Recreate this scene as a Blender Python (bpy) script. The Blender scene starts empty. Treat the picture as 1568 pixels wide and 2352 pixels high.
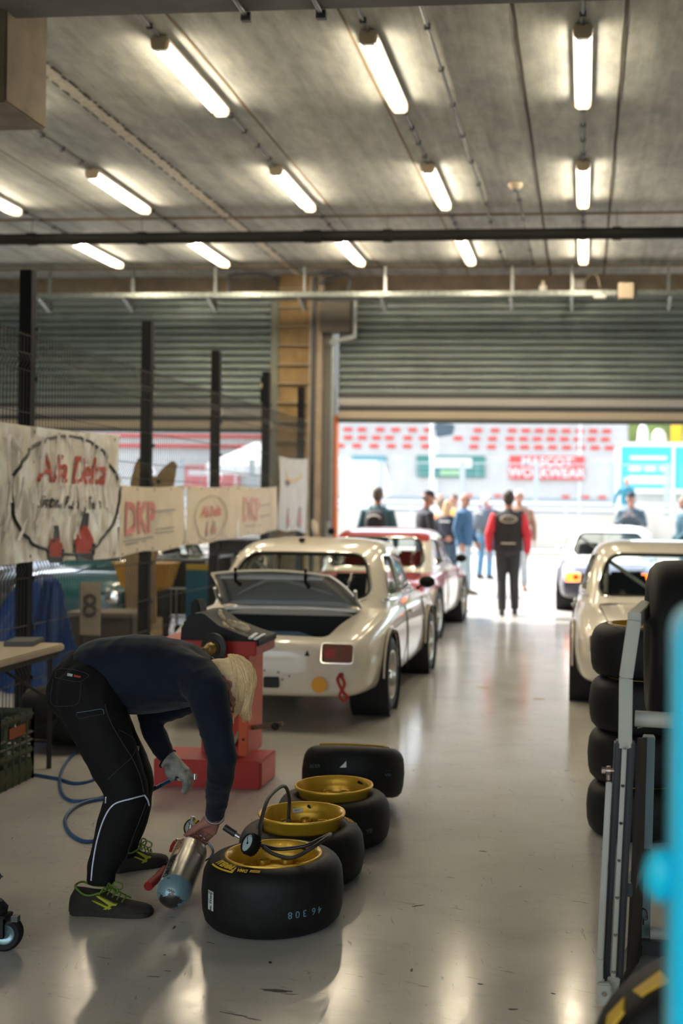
import bpy, bmesh, math, random
from mathutils import Vector as V, Matrix
random.seed(7)
SC = bpy.context.scene
COL = SC.collection
PI = math.pi
R = math.radians

# ------------------------------------------------------------------ materials
MATS = {}
def mat(name, col, rough=.5, metal=0., coat=0., var=0., vscale=6., bump=0., bscale=60., spec=.5, sheen=0., emit=0.):
    if name in MATS: return MATS[name]
    m = bpy.data.materials.new(name); m.use_nodes = True
    nt = m.node_tree; b = nt.nodes['Principled BSDF']
    col = tuple(col[:3]) + (1,)
    b.inputs['Base Color'].default_value = col
    b.inputs['Roughness'].default_value = rough
    b.inputs['Metallic'].default_value = metal
    b.inputs['Coat Weight'].default_value = coat
    b.inputs['Coat Roughness'].default_value = .04
    b.inputs['Specular IOR Level'].default_value = spec
    b.inputs['Sheen Weight'].default_value = sheen
    if emit:
        b.inputs['Emission Color'].default_value = col
        b.inputs['Emission Strength'].default_value = emit
    if var or bump:
        tc = nt.nodes.new('ShaderNodeTexCoord')
    if var:
        n = nt.nodes.new('ShaderNodeTexNoise'); n.inputs['Scale'].default_value = vscale
        n.inputs['Detail'].default_value = 5
        nt.links.new(tc.outputs['Object'], n.inputs['Vector'])
        r = nt.nodes.new('ShaderNodeMapRange')
        r.inputs['From Min'].default_value = .3; r.inputs['From Max'].default_value = .7
        r.inputs['To Min'].default_value = 1 - var; r.inputs['To Max'].default_value = 1 + var
        nt.links.new(n.outputs['Fac'], r.inputs['Value'])
        mx = nt.nodes.new('ShaderNodeMix'); mx.data_type = 'RGBA'; mx.blend_type = 'MULTIPLY'
        mx.inputs[0].default_value = 1; mx.inputs[6].default_value = col
        nt.links.new(r.outputs['Result'], mx.inputs[7])
        nt.links.new(mx.outputs[2], b.inputs['Base Color'])
    if bump:
        n2 = nt.nodes.new('ShaderNodeTexNoise'); n2.inputs['Scale'].default_value = bscale
        nt.links.new(tc.outputs['Object'], n2.inputs['Vector'])
        bp = nt.nodes.new('ShaderNodeBump'); bp.inputs['Strength'].default_value = bump
        bp.inputs['Distance'].default_value = .01
        nt.links.new(n2.outputs['Fac'], bp.inputs['Height'])
        nt.links.new(bp.outputs['Normal'], b.inputs['Normal'])
    MATS[name] = m
    return m

def glass(name, col, alpha, rough=.02):
    if name in MATS: return MATS[name]
    m = bpy.data.materials.new(name); m.use_nodes = True
    nt = m.node_tree; nt.nodes.clear()
    o = nt.nodes.new('ShaderNodeOutputMaterial'); mx = nt.nodes.new('ShaderNodeMixShader')
    t = nt.nodes.new('ShaderNodeBsdfTransparent'); g = nt.nodes.new('ShaderNodeBsdfGlossy')
    lw = nt.nodes.new('ShaderNodeLayerWeight'); lw.inputs['Blend'].default_value = alpha
    t.inputs['Color'].default_value = tuple(col) + (1,)
    g.inputs['Roughness'].default_value = rough
    nt.links.new(lw.outputs['Fresnel'], mx.inputs[0])
    nt.links.new(t.outputs[0], mx.inputs[1]); nt.links.new(g.outputs[0], mx.inputs[2])
    nt.links.new(mx.outputs[0], o.inputs[0])
    MATS[name] = m
    return m

# ------------------------------------------------------------------ geometry
def spline(pts, n=6, closed=False):
    P = [V(p) for p in pts]; out = []
    N = len(P); rng = N if closed else N - 1
    for i in range(rng):
        if closed: a, b, c, d = P[(i-1) % N], P[i], P[(i+1) % N], P[(i+2) % N]
        else:
            b, c = P[i], P[i+1]
            a = P[i-1] if i > 0 else b*2 - c
            d = P[i+2] if i+2 < N else c*2 - b
        for k in range(n):
            t = k/n
            out.append(.5*((2*b) + (c-a)*t + (2*a-5*b+4*c-d)*t*t + (3*b-a-3*c+d)*t**3))
    if not closed: out.append(P[-1].copy())
    return out

def lerps(vals, n):
    out = []
    for i in range(len(vals)-1):
        for k in range(n): out.append(vals[i] + (vals[i+1]-vals[i])*k/n)
    out.append(vals[-1]); return out

class G:
    def __init__(s): s.v = []; s.f = []
    def add(s, vs, fs, M=None):
        b = len(s.v)
        s.v += [(M @ V(p)) if M is not None else V(p) for p in vs]
        s.f += [tuple(i+b for i in f) for f in fs]
        return s
    def box(s, x0, x1, y0, y1, z0, z1, M=None):
        vs = [(x, y, z) for z in (z0, z1) for y in (y0, y1) for x in (x0, x1)]
        return s.add(vs, [(0,2,3,1),(4,5,7,6),(0,1,5,4),(2,6,7,3),(0,4,6,2),(1,3,7,5)], M)
    def cbox(s, c, sz, M=None):
        return s.box(c[0]-sz[0]/2, c[0]+sz[0]/2, c[1]-sz[1]/2, c[1]+sz[1]/2, c[2]-sz[2]/2, c[2]+sz[2]/2, M)
    def grid(s, rows, cu=False, cv=False, M=None):
        nr, nc = len(rows), len(rows[0])
        vs = [p for r in rows for p in r]; fs = []
        for i in range(nr if cu else nr-1):
            for j in range(nc if cv else nc-1):
                i2, j2 = (i+1) % nr, (j+1) % nc
                fs.append((i*nc+j, i*nc+j2, i2*nc+j2, i2*nc+j))
        return s.add(vs, fs, M)
    def loft(s, rows, caps=True, M=None):
        nr, nc = len(rows), len(rows[0]); b = len(s.v)
        s.grid(rows, False, True, M)
        if caps:
            s.f.append(tuple(b+j for j in reversed(range(nc))))
            s.f.append(tuple(b+(nr-1)*nc+j for j in range(nc)))
        return s
    def tube(s, pts, r, n=8, closed=False, caps=True, flat=None, up=None, M=None):
        P = [V(p) for p in pts]; N = len(P); rows = []
        rr = r if isinstance(r, (list, tuple)) else [r]*N
        prev = None
        for i in range(N):
            if closed: t = P[(i+1) % N] - P[i-1]
            else: t = P[min(i+1, N-1)] - P[max(i-1, 0)]
            t = t.normalized() if t.length > 1e-9 else V((0,0,1))
            if up is not None: a = V(up)
            elif prev is None: a = V((0,0,1)) if abs(t.z) < .9 else V((1,0,0))
            else: a = prev
            u = a - t*a.dot(t)
            if u.length < 1e-6: u = t.orthogonal()
            u.normalize(); w = t.cross(u); prev = u
            q = rr[i]
            ru, rw = q if isinstance(q, (list, tuple)) else (q, q*(flat or 1))
            rows.append([P[i] + u*(ru*math.cos(2*PI*k/n)) + w*(rw*math.sin(2*PI*k/n)) for k in range(n)])
        if closed: return s.grid(rows, True, True, M)
        return s.loft(rows, caps, M)
    def lathe(s, prof, n=32, M=None, closed=False, a0=0., a1=2*PI):
        full = abs(a1-a0-2*PI) < 1e-6
        k = n if full else n+1
        rows = [[(r*math.cos(a0+(a1-a0)*i/n), r*math.sin(a0+(a1-a0)*i/n), z) for r, z in prof] for i in range(k)]
        return s.grid(rows, full, closed, M)
    def cyl(s, a, b, r, n=16, r2=None, M=None):
        return s.tube([a, b], [r, r if r2 is None else r2], n, M=M)
    def sph(s, c, r, nu=16, nv=10, M=None):
        if not isinstance(r, (list, tuple)): r = (r, r, r)
        vs = [(c[0], c[1], c[2]-r[2])]
        for j in range(1, nv):
            ph = -PI/2 + PI*j/nv
            for i in range(nu):
                a = 2*PI*i/nu
                vs.append((c[0]+r[0]*math.cos(ph)*math.cos(a), c[1]+r[1]*math.cos(ph)*math.sin(a), c[2]+r[2]*math.sin(ph)))
        vs.append((c[0], c[1], c[2]+r[2])); L = len(vs)-1; fs = []
        for i in range(nu):
            i2 = (i+1) % nu
            fs.append((0, 1+i2, 1+i)); fs.append((L, L-nu+i, L-nu+i2))
            for j in range(nv-2):
                a = 1+j*nu
                fs.append((a+i, a+i2, a+nu+i2, a+nu+i))
        return s.add(vs, fs, M)
    def prism(s, poly, a, b, axis='z', M=None):
        n = len(poly)
        def p(u, w, h): return {'z': (u, w, h), 'y': (u, h, w), 'x': (h, u, w)}[axis]
        vs = [p(u, w, a) for u, w in poly] + [p(u, w, b) for u, w in poly]
        fs = [tuple(reversed(range(n))), tuple(range(n, 2*n))]
        fs += [(i, (i+1) % n, n+(i+1) % n, n+i) for i in range(n)]
        return s.add(vs, fs, M)
    def text(s, body, size, depth=.002, fn=None, M=None, align='CENTER', shear=0., bold=0.):
        c = bpy.data.curves.new('t', 'FONT'); c.body = body; c.size = size
        c.align_x = align; c.align_y = 'CENTER'; c.extrude = depth/2; c.shear = shear; c.offset = bold
        c.resolution_u = 3
        o = bpy.data.objects.new('t', c)
        me = bpy.data.meshes.new_from_object(o)
        vs = [p.co.copy() for p in me.vertices]; fs = [tuple(p.vertices) for p in me.polygons]
        bpy.data.objects.remove(o); bpy.data.curves.remove(c); bpy.data.meshes.remove(me)
        if fn: vs = [fn(p) for p in vs]
        return s.add(vs, fs, M)
    def mesh(s, name, m, smooth=35, bevel=0., seg=2, weld=False, fix=True):
        bm = bmesh.new()
        vv = [bm.verts.new(p) for p in s.v]
        for f in s.f:
            try: bm.faces.new([vv[i] for i in f])
            except ValueError: pass
        if weld: bmesh.ops.remove_doubles(bm, verts=bm.verts, dist=1e-5)
        if fix: bmesh.ops.recalc_face_normals(bm, faces=bm.faces)
        if bevel:
            es = [e for e in bm.edges if len(e.link_faces) == 2 and e.calc_face_angle(0) > R(30)]
            bmesh.ops.bevel(bm, geom=es, offset=bevel, segments=seg, affect='EDGES', clamp_overlap=True)
        if smooth:
            for f in bm.faces: f.smooth = True
            for e in bm.edges:
                if len(e.link_faces) == 2 and e.calc_face_angle(0) > R(smooth): e.smooth = False
        me = bpy.data.meshes.new(name); bm.to_mesh(me); bm.free()
        if isinstance(m, (list, tuple)):
            for x in m: me.materials.append(x)
        elif m: me.materials.append(m)
        return me
    def obj(s, name, m, parent=None, label=None, **k):
        o = bpy.data.objects.new(name, s.mesh(name, m, **k)); COL.objects.link(o)
        if parent: o.parent = parent
        if label: o['label'] = label
        return o

def empty(name, label, cat, loc=(0,0,0), rz=0., group=None):
    o = bpy.data.objects.new(name, None); COL.objects.link(o)
    o.empty_display_size = .1
    o.location = loc; o.rotation_euler = (0, 0, rz)
    return tag(o, label, cat, group)
def tag(o, label, cat, group=None, kind=None):
    o['label'] = label; o['category'] = cat
    if group: o['group'] = group
    if kind: o['kind'] = kind
    return o
def struct(o): o['kind'] = 'structure'; return o
def dup(root, loc=None, rz=None, label=None, group=None):
    def cp(o, par):
        c = o.copy(); COL.objects.link(c); c.parent = par
        for ch in o.children: cp(ch, c)
        return c
    kids = list(root.children)
    r = root.copy(); COL.objects.link(r)
    for ch in kids: cp(ch, r)
    if loc is not None: r.location = loc
    if rz is not None: r.rotation_euler = (0, 0, rz)
    if label: r['label'] = label
    if group: r['group'] = group
    return r

def apply(o, build):
    """put a modifier stack on o, bake it into o's mesh"""
    build(o)
    bpy.context.view_layer.update()
    dg = bpy.context.evaluated_depsgraph_get()
    me = bpy.data.meshes.new_from_object(o.evaluated_get(dg), depsgraph=dg)
    old = o.data; o.modifiers.clear(); o.data = me
    me.name = old.name; bpy.data.meshes.remove(old)
    return o
def sharp(o, ang=35):
    bm = bmesh.new(); bm.from_mesh(o.data)
    for f in bm.faces: f.smooth = True
    for e in bm.edges: e.smooth = not (len(e.link_faces) == 2 and e.calc_face_angle(0) > R(ang))
    bm.to_mesh(o.data); bm.free()
def cut(o, cutters, ang=35):
    obs = []
    for g in cutters:
        c = g.obj('cutter', None, o.parent, smooth=0); obs.append(c)
    def b(o):
        for c in obs:
            md = o.modifiers.new('b', 'BOOLEAN'); md.operation = 'DIFFERENCE'; md.object = c; md.solver = 'EXACT'
    apply(o, b)
    for c in obs:
        me = c.data; bpy.data.objects.remove(c); bpy.data.meshes.remove(me)
    sharp(o, ang); return o
def wrinkle(o, amp, sc, seed=0.):
    from mathutils import noise as N_
    me = o.data; nn = [v.normal.copy() for v in me.vertices]
    for v, n in zip(me.vertices, nn):
        q = V((v.co.x*sc[0], v.co.y*sc[1], v.co.z*sc[2])) + V((seed,seed*.7,seed*1.3))
        d = N_.noise(q)*1.0 + .5*(1-abs(N_.noise(q*2.1+V((3,1,7)))*2)) - .25
        v.co = v.co + n*(amp*d)
def remesh(o, vox, smooth=3, fac=.5):
    def b(o):
        md = o.modifiers.new('r', 'REMESH'); md.mode = 'VOXEL'; md.voxel_size = vox; md.use_smooth_shade = True
        if smooth:
            s = o.modifiers.new('s', 'SMOOTH'); s.iterations = smooth; s.factor = fac
    return apply(o, b)

# ------------------------------------------------------------------ camera
H = 1.6
CF = 2750.
def make_camera():
    cd = bpy.data.cameras.new('camera'); cam = bpy.data.objects.new('camera', cd); COL.objects.link(cam)
    th = math.atan(287/2750); rho = .0134
    xh = V((math.cos(th), math.sin(th), 0)); fw = V((-math.sin(th), math.cos(th), 0))
    r = xh*math.cos(rho) + V((0,0,1))*math.sin(rho); u = -xh*math.sin(rho) + V((0,0,1))*math.cos(rho)
    M = Matrix((r, u, -fw)).transposed().to_4x4(); M.translation = V((0, 0, H))
    cam.matrix_world = M
    cd.sensor_fit = 'VERTICAL'; cd.sensor_height = 36; cd.sensor_width = 24
    cd.lens = CF/2352*36
    cd.shift_x = -269/2352; cd.shift_y = -15/2352
    cd.clip_start = .05; cd.clip_end = 600
    cd.dof.use_dof = True; cd.dof.focus_distance = 4.65; cd.dof.aperture_fstop = 1.9; cd.dof.aperture_blades = 0
    SC.camera = cam
make_camera()
def at(px, py, Y):
    """the point in the world at distance Y down the garage that the photo shows at (px, py)"""
    m = SC.camera.matrix_world.to_3x3()
    d = -m.col[2] + m.col[0]*((px-1053)/CF) - m.col[1]*((py-1161)/CF)
    return V((d.x*Y/d.y, Y, H + d.z*Y/d.y))
SC.view_settings.view_transform = 'Standard'; SC.view_settings.look = 'None'
SC.view_settings.gamma = 1; SC.view_settings.use_curve_mapping = False
SC.view_settings.exposure = 1.5
cy = SC.cycles
try:
    cy.use_denoising = True; cy.denoiser = 'OPENIMAGEDENOISE'
except Exception: pass
cy.max_bounces = 8; cy.diffuse_bounces = 4; cy.glossy_bounces = 4; cy.transmission_bounces = 6; cy.transparent_max_bounces = 16
cy.sample_clamp_indirect = 6; cy.caustics_reflective = False; cy.caustics_refractive = False
# ------------------------------------------------------------------ materials of the place
def ramp2(nt, fac, c0, c1, p0=.3, p1=.7):
    r = nt.nodes.new('ShaderNodeValToRGB')
    r.color_ramp.elements[0].position = p0; r.color_ramp.elements[0].color = tuple(c0)+(1,)
    r.color_ramp.elements[1].position = p1; r.color_ramp.elements[1].color = tuple(c1)+(1,)
    nt.links.new(fac, r.inputs['Fac']); return r.outputs['Color']
def noise_of(nt, vec, scale, detail=4, rough=.55, sc=(1,1,1), dist=0.):
    mp = nt.nodes.new('ShaderNodeMapping'); mp.inputs['Scale'].default_value = sc
    nt.links.new(vec, mp.inputs['Vector'])
    n = nt.nodes.new('ShaderNodeTexNoise'); n.inputs['Scale'].default_value = scale
    n.inputs['Detail'].default_value = detail; n.inputs['Roughness'].default_value = rough
    n.inputs['Distortion'].default_value = dist
    nt.links.new(mp.outputs[0], n.inputs['Vector']); return n.outputs['Fac']
def mixc(nt, fac, a, b, mode='MIX'):
    mx = nt.nodes.new('ShaderNodeMix'); mx.data_type = 'RGBA'; mx.blend_type = mode
    for sock, val in ((mx.inputs[0], fac), (mx.inputs[6], a), (mx.inputs[7], b)):
        if isinstance(val, (int, float)): sock.default_value = val
        elif isinstance(val, tuple): sock.default_value = val + (1,)
        else: nt.links.new(val, sock)
    return mx.outputs[2]

def floor_material():
    m = bpy.data.materials.new('epoxy_floor'); m.use_nodes = True; nt = m.node_tree
    b = nt.nodes['Principled BSDF']; tc = nt.nodes.new('ShaderNodeTexCoord'); v = tc.outputs['Object']
    base = ramp2(nt, noise_of(nt, v, 1.3, 6, .6), (.50,.485,.445), (.58,.565,.52))
    # dirt films and scuffs, long in one direction or another
    dirt = ramp2(nt, noise_of(nt, v, 3.2, 9, .72, (1, 2.2, 1), .6), (0,0,0), (1,1,1), .52, .78)
    c = mixc(nt, .35, base, mixc(nt, dirt, base, (.28,.275,.26)))
    for sc, p0, p1, amt, rot in (((7, 60, 1), .66, .72, .55, .3), ((55, 6, 1), .67, .72, .45, -.2), ((26, 90, 1), .70, .74, .7, .9)):
        mp = nt.nodes.new('ShaderNodeMapping'); mp.inputs['Rotation'].default_value = (0, 0, rot)
        nt.links.new(v, mp.inputs['Vector'])
        s = ramp2(nt, noise_of(nt, mp.outputs[0], 1., 3, .6, sc, .8), (0,0,0), (amt,amt,amt), p0, p1)
        c = mixc(nt, s, c, (.10,.10,.105))
    nt.links.new(c, b.inputs['Base Color'])
    rg = ramp2(nt, noise_of(nt, v, 2.2, 7, .65), (.11,)*3, (.20,)*3)
    nt.links.new(rg, b.inputs['Roughness'])
    bp = nt.nodes.new('ShaderNodeBump'); bp.inputs['Strength'].default_value = .10; bp.inputs['Distance'].default_value = .004
    nt.links.new(noise_of(nt, v, 22, 5, .6), bp.inputs['Height']); nt.links.new(bp.outputs[0], b.inputs['Normal'])
    b.inputs['Specular IOR Level'].default_value = .45
    return m

def concrete_ceiling():
    m = bpy.data.materials.new('concrete_ceiling'); m.use_nodes = True; nt = m.node_tree
    b = nt.nodes['Principled BSDF']; tc = nt.nodes.new('ShaderNodeTexCoord'); v = tc.outputs['Object']
    base = ramp2(nt, noise_of(nt, v, 1., 5, .6, (6.5, .35, 1), .4), (.30,.31,.295), (.50,.515,.49))
    fine = ramp2(nt, noise_of(nt, v, 9, 8, .7, (1, .35, 1)), (.72,)*3, (1.15,)*3)
    c = mixc(nt, 1., base, fine, 'MULTIPLY')
    blot = ramp2(nt, noise_of(nt, v, .8, 4, .6), (.75,.77,.78), (1.1,1.08,1.02))
    c = mixc(nt, 1., c, blot, 'MULTIPLY')
    nt.links.new(c, b.inputs['Base Color']); b.inputs['Roughness'].default_value = .85
    bp = nt.nodes.new('ShaderNodeBump'); bp.inputs['Strength'].default_value = .25; bp.inputs['Distance'].default_value = .01
    nt.links.new(noise_of(nt, v, 30, 6), bp.inputs['Height']); nt.links.new(bp.outputs[0], b.inputs['Normal'])
    return m

FLOOR = floor_material(); CEIL = concrete_ceiling()
CONC = mat('concrete', (.30,.28,.25), .85, var=.25, vscale=4, bump=.2)
CONC_B = mat('brown_concrete', (.20,.16,.115), .85, var=.2, vscale=5)
BLOCK = mat('tan_blockwork', (.33,.22,.10), .8, var=.2, vscale=7)
BLOCKL = mat('pale_blockwork', (.50,.42,.32), .8, var=.15, vscale=7)
JOINT = mat('joint_dark', (.05,.042,.03), .9)
JOINT_T = mat('joint_rust', (.17,.12,.06), .9)
JOINT_W = mat('joint_filler', (.52,.48,.40), .85, var=.25, vscale=20)
STEEL = mat('galvanised', (.42,.45,.45), .38, .85, var=.15, vscale=14)
STEEL_D = mat('dark_steel', (.10,.105,.11), .5, .6)
BLACK = mat('black_paint', (.008,.008,.0075), .7, spec=.2)
RUBBER = mat('rubber', (.0065,.0065,.0068), .6, spec=.3, var=.3, vscale=25, bump=.05, bscale=120)
WHITE = mat('white_plastic', (.72,.70,.66), .45)
CREAMP = mat('cream_plastic', (.62,.52,.38), .5)
CHROME = mat('chrome', (.75,.74,.72), .12, 1.)
ORANGE = mat('orange_paint', (.62,.16,.03), .55)

CZ = 4.96          # ceiling underside
DY = 17.4          # door wall
g = G(); g.box(-16, 7, -9, 17.9, -.2, 0)
floor = struct(g.obj('floor', FLOOR, smooth=0))
g = G(); g.box(-16, 7, -9, 17.9, CZ, CZ+.3)
ceiling = struct(g.obj('ceiling', CEIL, smooth=0))
# slab joints of the ceiling, each its own strip
for i, (x0, x1, w, m_) in enumerate(((.245,.235,.014,JOINT), (-.52,-.52,.014,JOINT), (-1.70,-1.70,.010,JOINT_T), (-2.90,-2.90,.010,JOINT_T),
                     (-5.62,-5.62,.010,JOINT_T), (-7.0,-7.0,.010,JOINT_T), (1.45,1.45,.012,JOINT), (2.65,2.65,.012,JOINT))):
    g = G(); n = 40
    rows = []
    for k in range(n+1):
        y = 5.6 + (DY-5.6)*k/n; j = random.uniform(-.35, .35)*w
        rows.append([(x0-w+j, y, CZ-.004), (x0+w+j*.3, y, CZ-.004)])
    g.grid(rows); g.grid([[(a[0], a[1], CZ+.01) for a in r] for r in rows])
    struct(g.obj('ceiling_joint', m_, ceiling, smooth=0))
g = G(); rows = []
for k in range(120):
    y = 5.6 + (DY-5.6)*k/119
    rows.append([(-4.27+random.uniform(-.02,.012), y, CZ-.006), (-4.15+random.uniform(-.008,.012), y, CZ-.006)])
g.grid(rows); struct(g.obj('ceiling_joint', JOINT_W, ceiling, smooth=0, fix=False))
g = G()
for k in range(110):
    y = 6.3 + k*.1
    g.box(-4.155+random.uniform(-.01,.012), -4.138+random.uniform(-.004,.012), y, y+random.uniform(.03,.11), CZ-.010, CZ-.001)
    if k % 2: g.box(-4.285, -4.272, y, y+.12, CZ-.010, CZ-.001)
struct(g.obj('ceiling_joint', JOINT, ceiling, smooth=0))
for y, w in ((13.75,.035), (16.72,.045)):
    g = G(); g.box(-14, 6, y-w, y+w, CZ-.012, CZ)
    struct(g.obj('ceiling_joint', JOINT_T, ceiling, smooth=0))
# dark fixing holes
g = G()
for x in [-4.6+.42*k for k in range(20)]:
    y = 7.75 + random.uniform(-.08,.08); r = random.uniform(.012,.028)
    g.cyl((x, y, CZ-.004), (x, y, CZ), r, 8)
struct(g.obj('ceiling_joint', JOINT_T, ceiling, smooth=0))

# the concrete beam over the near end and the box hung from it
g = G(); g.box(-16, 7, 6.35, 7.03, 4.55, CZ+.02)
struct(g.obj('trim_1', mat('beam_concrete', (.16,.16,.155), .85, var=.25, vscale=3, bump=.2), smooth=0, bevel=.015))
g = G(); g.box(-4.0, -3.5, 6.9, 7.45, 4.0, CZ)
struct(g.obj('trim_2', CONC_B, smooth=0, bevel=.012))

# walls
g = G(); g.box(-16, 7, DY, DY+.4, 4.62, CZ)                                   # beam over the doors
struct(g.obj('wall_front', CONC_B, smooth=0))
g = G(); g.box(-4.50, -4.04, DY-.12, DY+.4, 0, CZ)
col1 = struct(g.obj('wall_front_pier', BLOCK, smooth=0, bevel=.01))
g = G(); g.box(-4.04, -3.84, DY-.18, DY+.4, 0, CZ-.02)
struct(g.obj('wall_front_pier', BLOCKL, smooth=0, bevel=.01))
g = G()
for k in range(17):
    z = .28 + k*.28
    g.box(-4.503, -3.837, DY-.186, DY-.115, z-.006, z+.006)
struct(g.obj('block_joint', mat('mortar', (.5,.44,.34), .9), col1, smooth=0))
g = G(); g.box(-16.3, -16, -9, 17.8, 0, CZ); struct(g.obj('wall_left', CONC, smooth=0))
g = G(); g.box(6.8, 7.1, -9, 17.8, 0, CZ); struct(g.obj('wall_right', CONC, smooth=0))
g = G(); g.box(-16, -14, -9.3, -9, 0, CZ); g.box(-4.4, -3.6, -9.3, -9, 0, CZ); g.box(6.3, 7, -9.3, -9, 0, CZ); g.box(-16, 7, -9.3, -9, 4.6, CZ)
struct(g.obj('wall_back', CONC, smooth=0))

# roller doors, half raised
SLAT = mat('door_slats', (.26,.31,.30), .42, .5, var=.12, vscale=2)
SLAT2 = mat('door_rail', (.48,.46,.43), .4, .5)
def roller(n, x0, x1, zlow):
    root = bpy.data.objects.new('door_%d' % n, None); COL.objects.link(root); root.location = ((x0+x1)/2, DY, 0); struct(root)
    hw = (x1-x0)/2; ztop = 4.66; z = zlow+.42; k = 0
    prof = []
    while z < ztop:
        prof += [(.012, z), (-.030, z+.014), (-.038, z+.045), (-.020, z+.082), (.012, z+.098)]
        z += .105
    rows = [[(x, y, zz) for y, zz in prof] for x in (-hw, hw)]
    g = G(); g.grid(rows); g.grid([[(x, y+.03, zz) for y, zz in prof] for x in (-hw, hw)])
    g.obj('curtain', SLAT, root, smooth=50)
    g = G(); g.box(-hw, hw, -.07, .06, zlow+.24, zlow+.36); g.obj('bottom_rail', SLAT2, root, smooth=0, bevel=.02)
    g = G(); g.box(-hw, hw, -.03, .05, zlow+.36, zlow+.45); g.obj('seal_strip', STEEL_D, root, smooth=0, bevel=.01)
    g = G(); g.box(-hw, hw, -.02, .06, zlow+.17, zlow+.24); g.obj('seal_strip', STEEL_D, root, smooth=0, bevel=.01)
    g = G(); g.box(-hw, hw, -.05, .06, zlow+.055, zlow+.17); g.obj('bottom_bar', mat('door_bar', (.50,.43,.33), .5, .2), root, smooth=0, bevel=.012)
    g = G(); g.box(-hw, hw, -.04, .05, zlow, zlow+.055); g.obj('rubber_edge', mat('door_rubber', (.09,.11,.11), .6), root, smooth=0, bevel=.01)
    return root
roller(1, -3.62, 6.3, 2.80)
roller(2, -14, -4.55, 2.64)
# guide rails and shaft housings beside the big door
g = G(); g.box(-3.84, -3.66, DY-.10, DY+.25, 0, 4.62); struct(g.obj('trim_3', mat('rail_grey', (.20,.19,.17), .6), smooth=0, bevel=.01))
g = G(); g.box(-3.66, -3.625, DY-.10, DY+.1, 0, 2.9); struct(g.obj('trim_4', ORANGE, smooth=0))
g = G(); g.box(-3.70, -3.66, DY-.16, DY-.1, 0, 4.3); struct(g.obj('trim_5', STEEL, smooth=0))
g = G(); g.box(-3.98, -3.93, DY-.24, DY-.18, 0, CZ-.05); struct(g.obj('trim_6', STEEL_D, smooth=0))
g = G(); g.box(-3.86, -3.40, DY-.25, DY-.03, 4.10, 4.62); struct(g.obj('trim_7', mat('housing', (.16,.14,.12), .6), smooth=0, bevel=.02))
g = G(); g.prism([(-3.89,4.62),(-3.36,4.62),(-3.36,4.06),(-3.70,3.98),(-3.70,3.92),(-3.31,4.01),(-3.31,4.62)], DY-.28, DY-.24, 'y'); struct(g.obj('trim_8', STEEL, smooth=0))
g = G(); g.box(-4.62, -4.50, DY-.14, DY+.2, 0, 4.62); struct(g.obj('trim_9', mat('rail_olive', (.23,.23,.19), .6), smooth=0, bevel=.01))
g = G(); g.box(-4.66, -4.62, DY-.02, DY+.1, 0, 2.7); struct(g.obj('trim_10', ORANGE, smooth=0))

# ---------------------------------------------------------------- ceiling lamps
TUBE = mat('lamp_tube', (1, .90, .72), .4, emit=30)
def diffuser():
    m = glass('lamp_diffuser', (.93,.9,.84), .25, .25); return m
def make_lamp():
    root = empty('ceiling_lamp', '', 'ceiling lamp', (0, 0, CZ))
    L = 1.5; g = G()
    g.prism([(-.055,-.005),(.055,-.005),(.07,-.035),(.07,-.05),(-.07,-.05),(-.07,-.035)], 0, L, 'y'); g.obj('housing', mat('lamp_grey', (.52,.49,.43), .5), root, bevel=.006)
    for y0, y1 in ((-.015,.055), (L-.03,L+.012)):
        g = G(); g.prism([(-.055,-.01),(.055,-.01),(.07,-.05),(.055,-.11),(-.055,-.11),(-.07,-.05)], y0, y1, 'y'); g.obj('end_cap', mat('lamp_cap', (.62,.52,.36), .35, coat=.3), root, bevel=.012)
    for x in (-.03, .03):
        g = G(); g.cyl((x, .055, -.075), (x, L-.03, -.075), .014, 10); g.obj('tube', TUBE, root)
    g = G(); pr = [(-.07,-.05),(-.066,-.09),(-.045,-.112),(0,-.116),(.045,-.112),(.066,-.09),(.07,-.05)]
    g.grid([[(x, y, z) for x, z in pr] for y in (.056, L-.031)]); g.obj('diffuser', diffuser(), root)
    for y in (.25, 1.25):
        g = G(); g.box(-.02, .02, y-.015, y+.015, -.006, 0); g.obj('clip', STEEL, root, smooth=0)
    return root
lamp0 = None
ROWS = ((-.05, 'above the right hand car'), (-1.56, 'above the tyre row'), (-3.08, 'above the open-booted car'), (-4.98, 'left of the fence'), (-6.5, 'farthest left'))
YS = ((5.1, 'hidden by the beam'), (-4.5, 'added out of view by the rear door'), (8.34, 'near the concrete beam'), (11.62, 'in the middle of the slab'), (14.66, 'beyond the black pipe'))  # rear row is out of view, added to light the near end
for i, (x, rw) in enumerate(ROWS):
    for j, (y, yw) in enumerate(YS):
        if yw == 'hidden by the beam': continue
        lab = ('ceiling lamp %s, in the row %s' % (yw, rw))
        if lamp0 is None: l = lamp0 = make_lamp()
        else: l = dup(lamp0)
        l.location = (x, y, CZ); l['label'] = lab; l['group'] = 'twin tube ceiling lamps'
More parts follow.
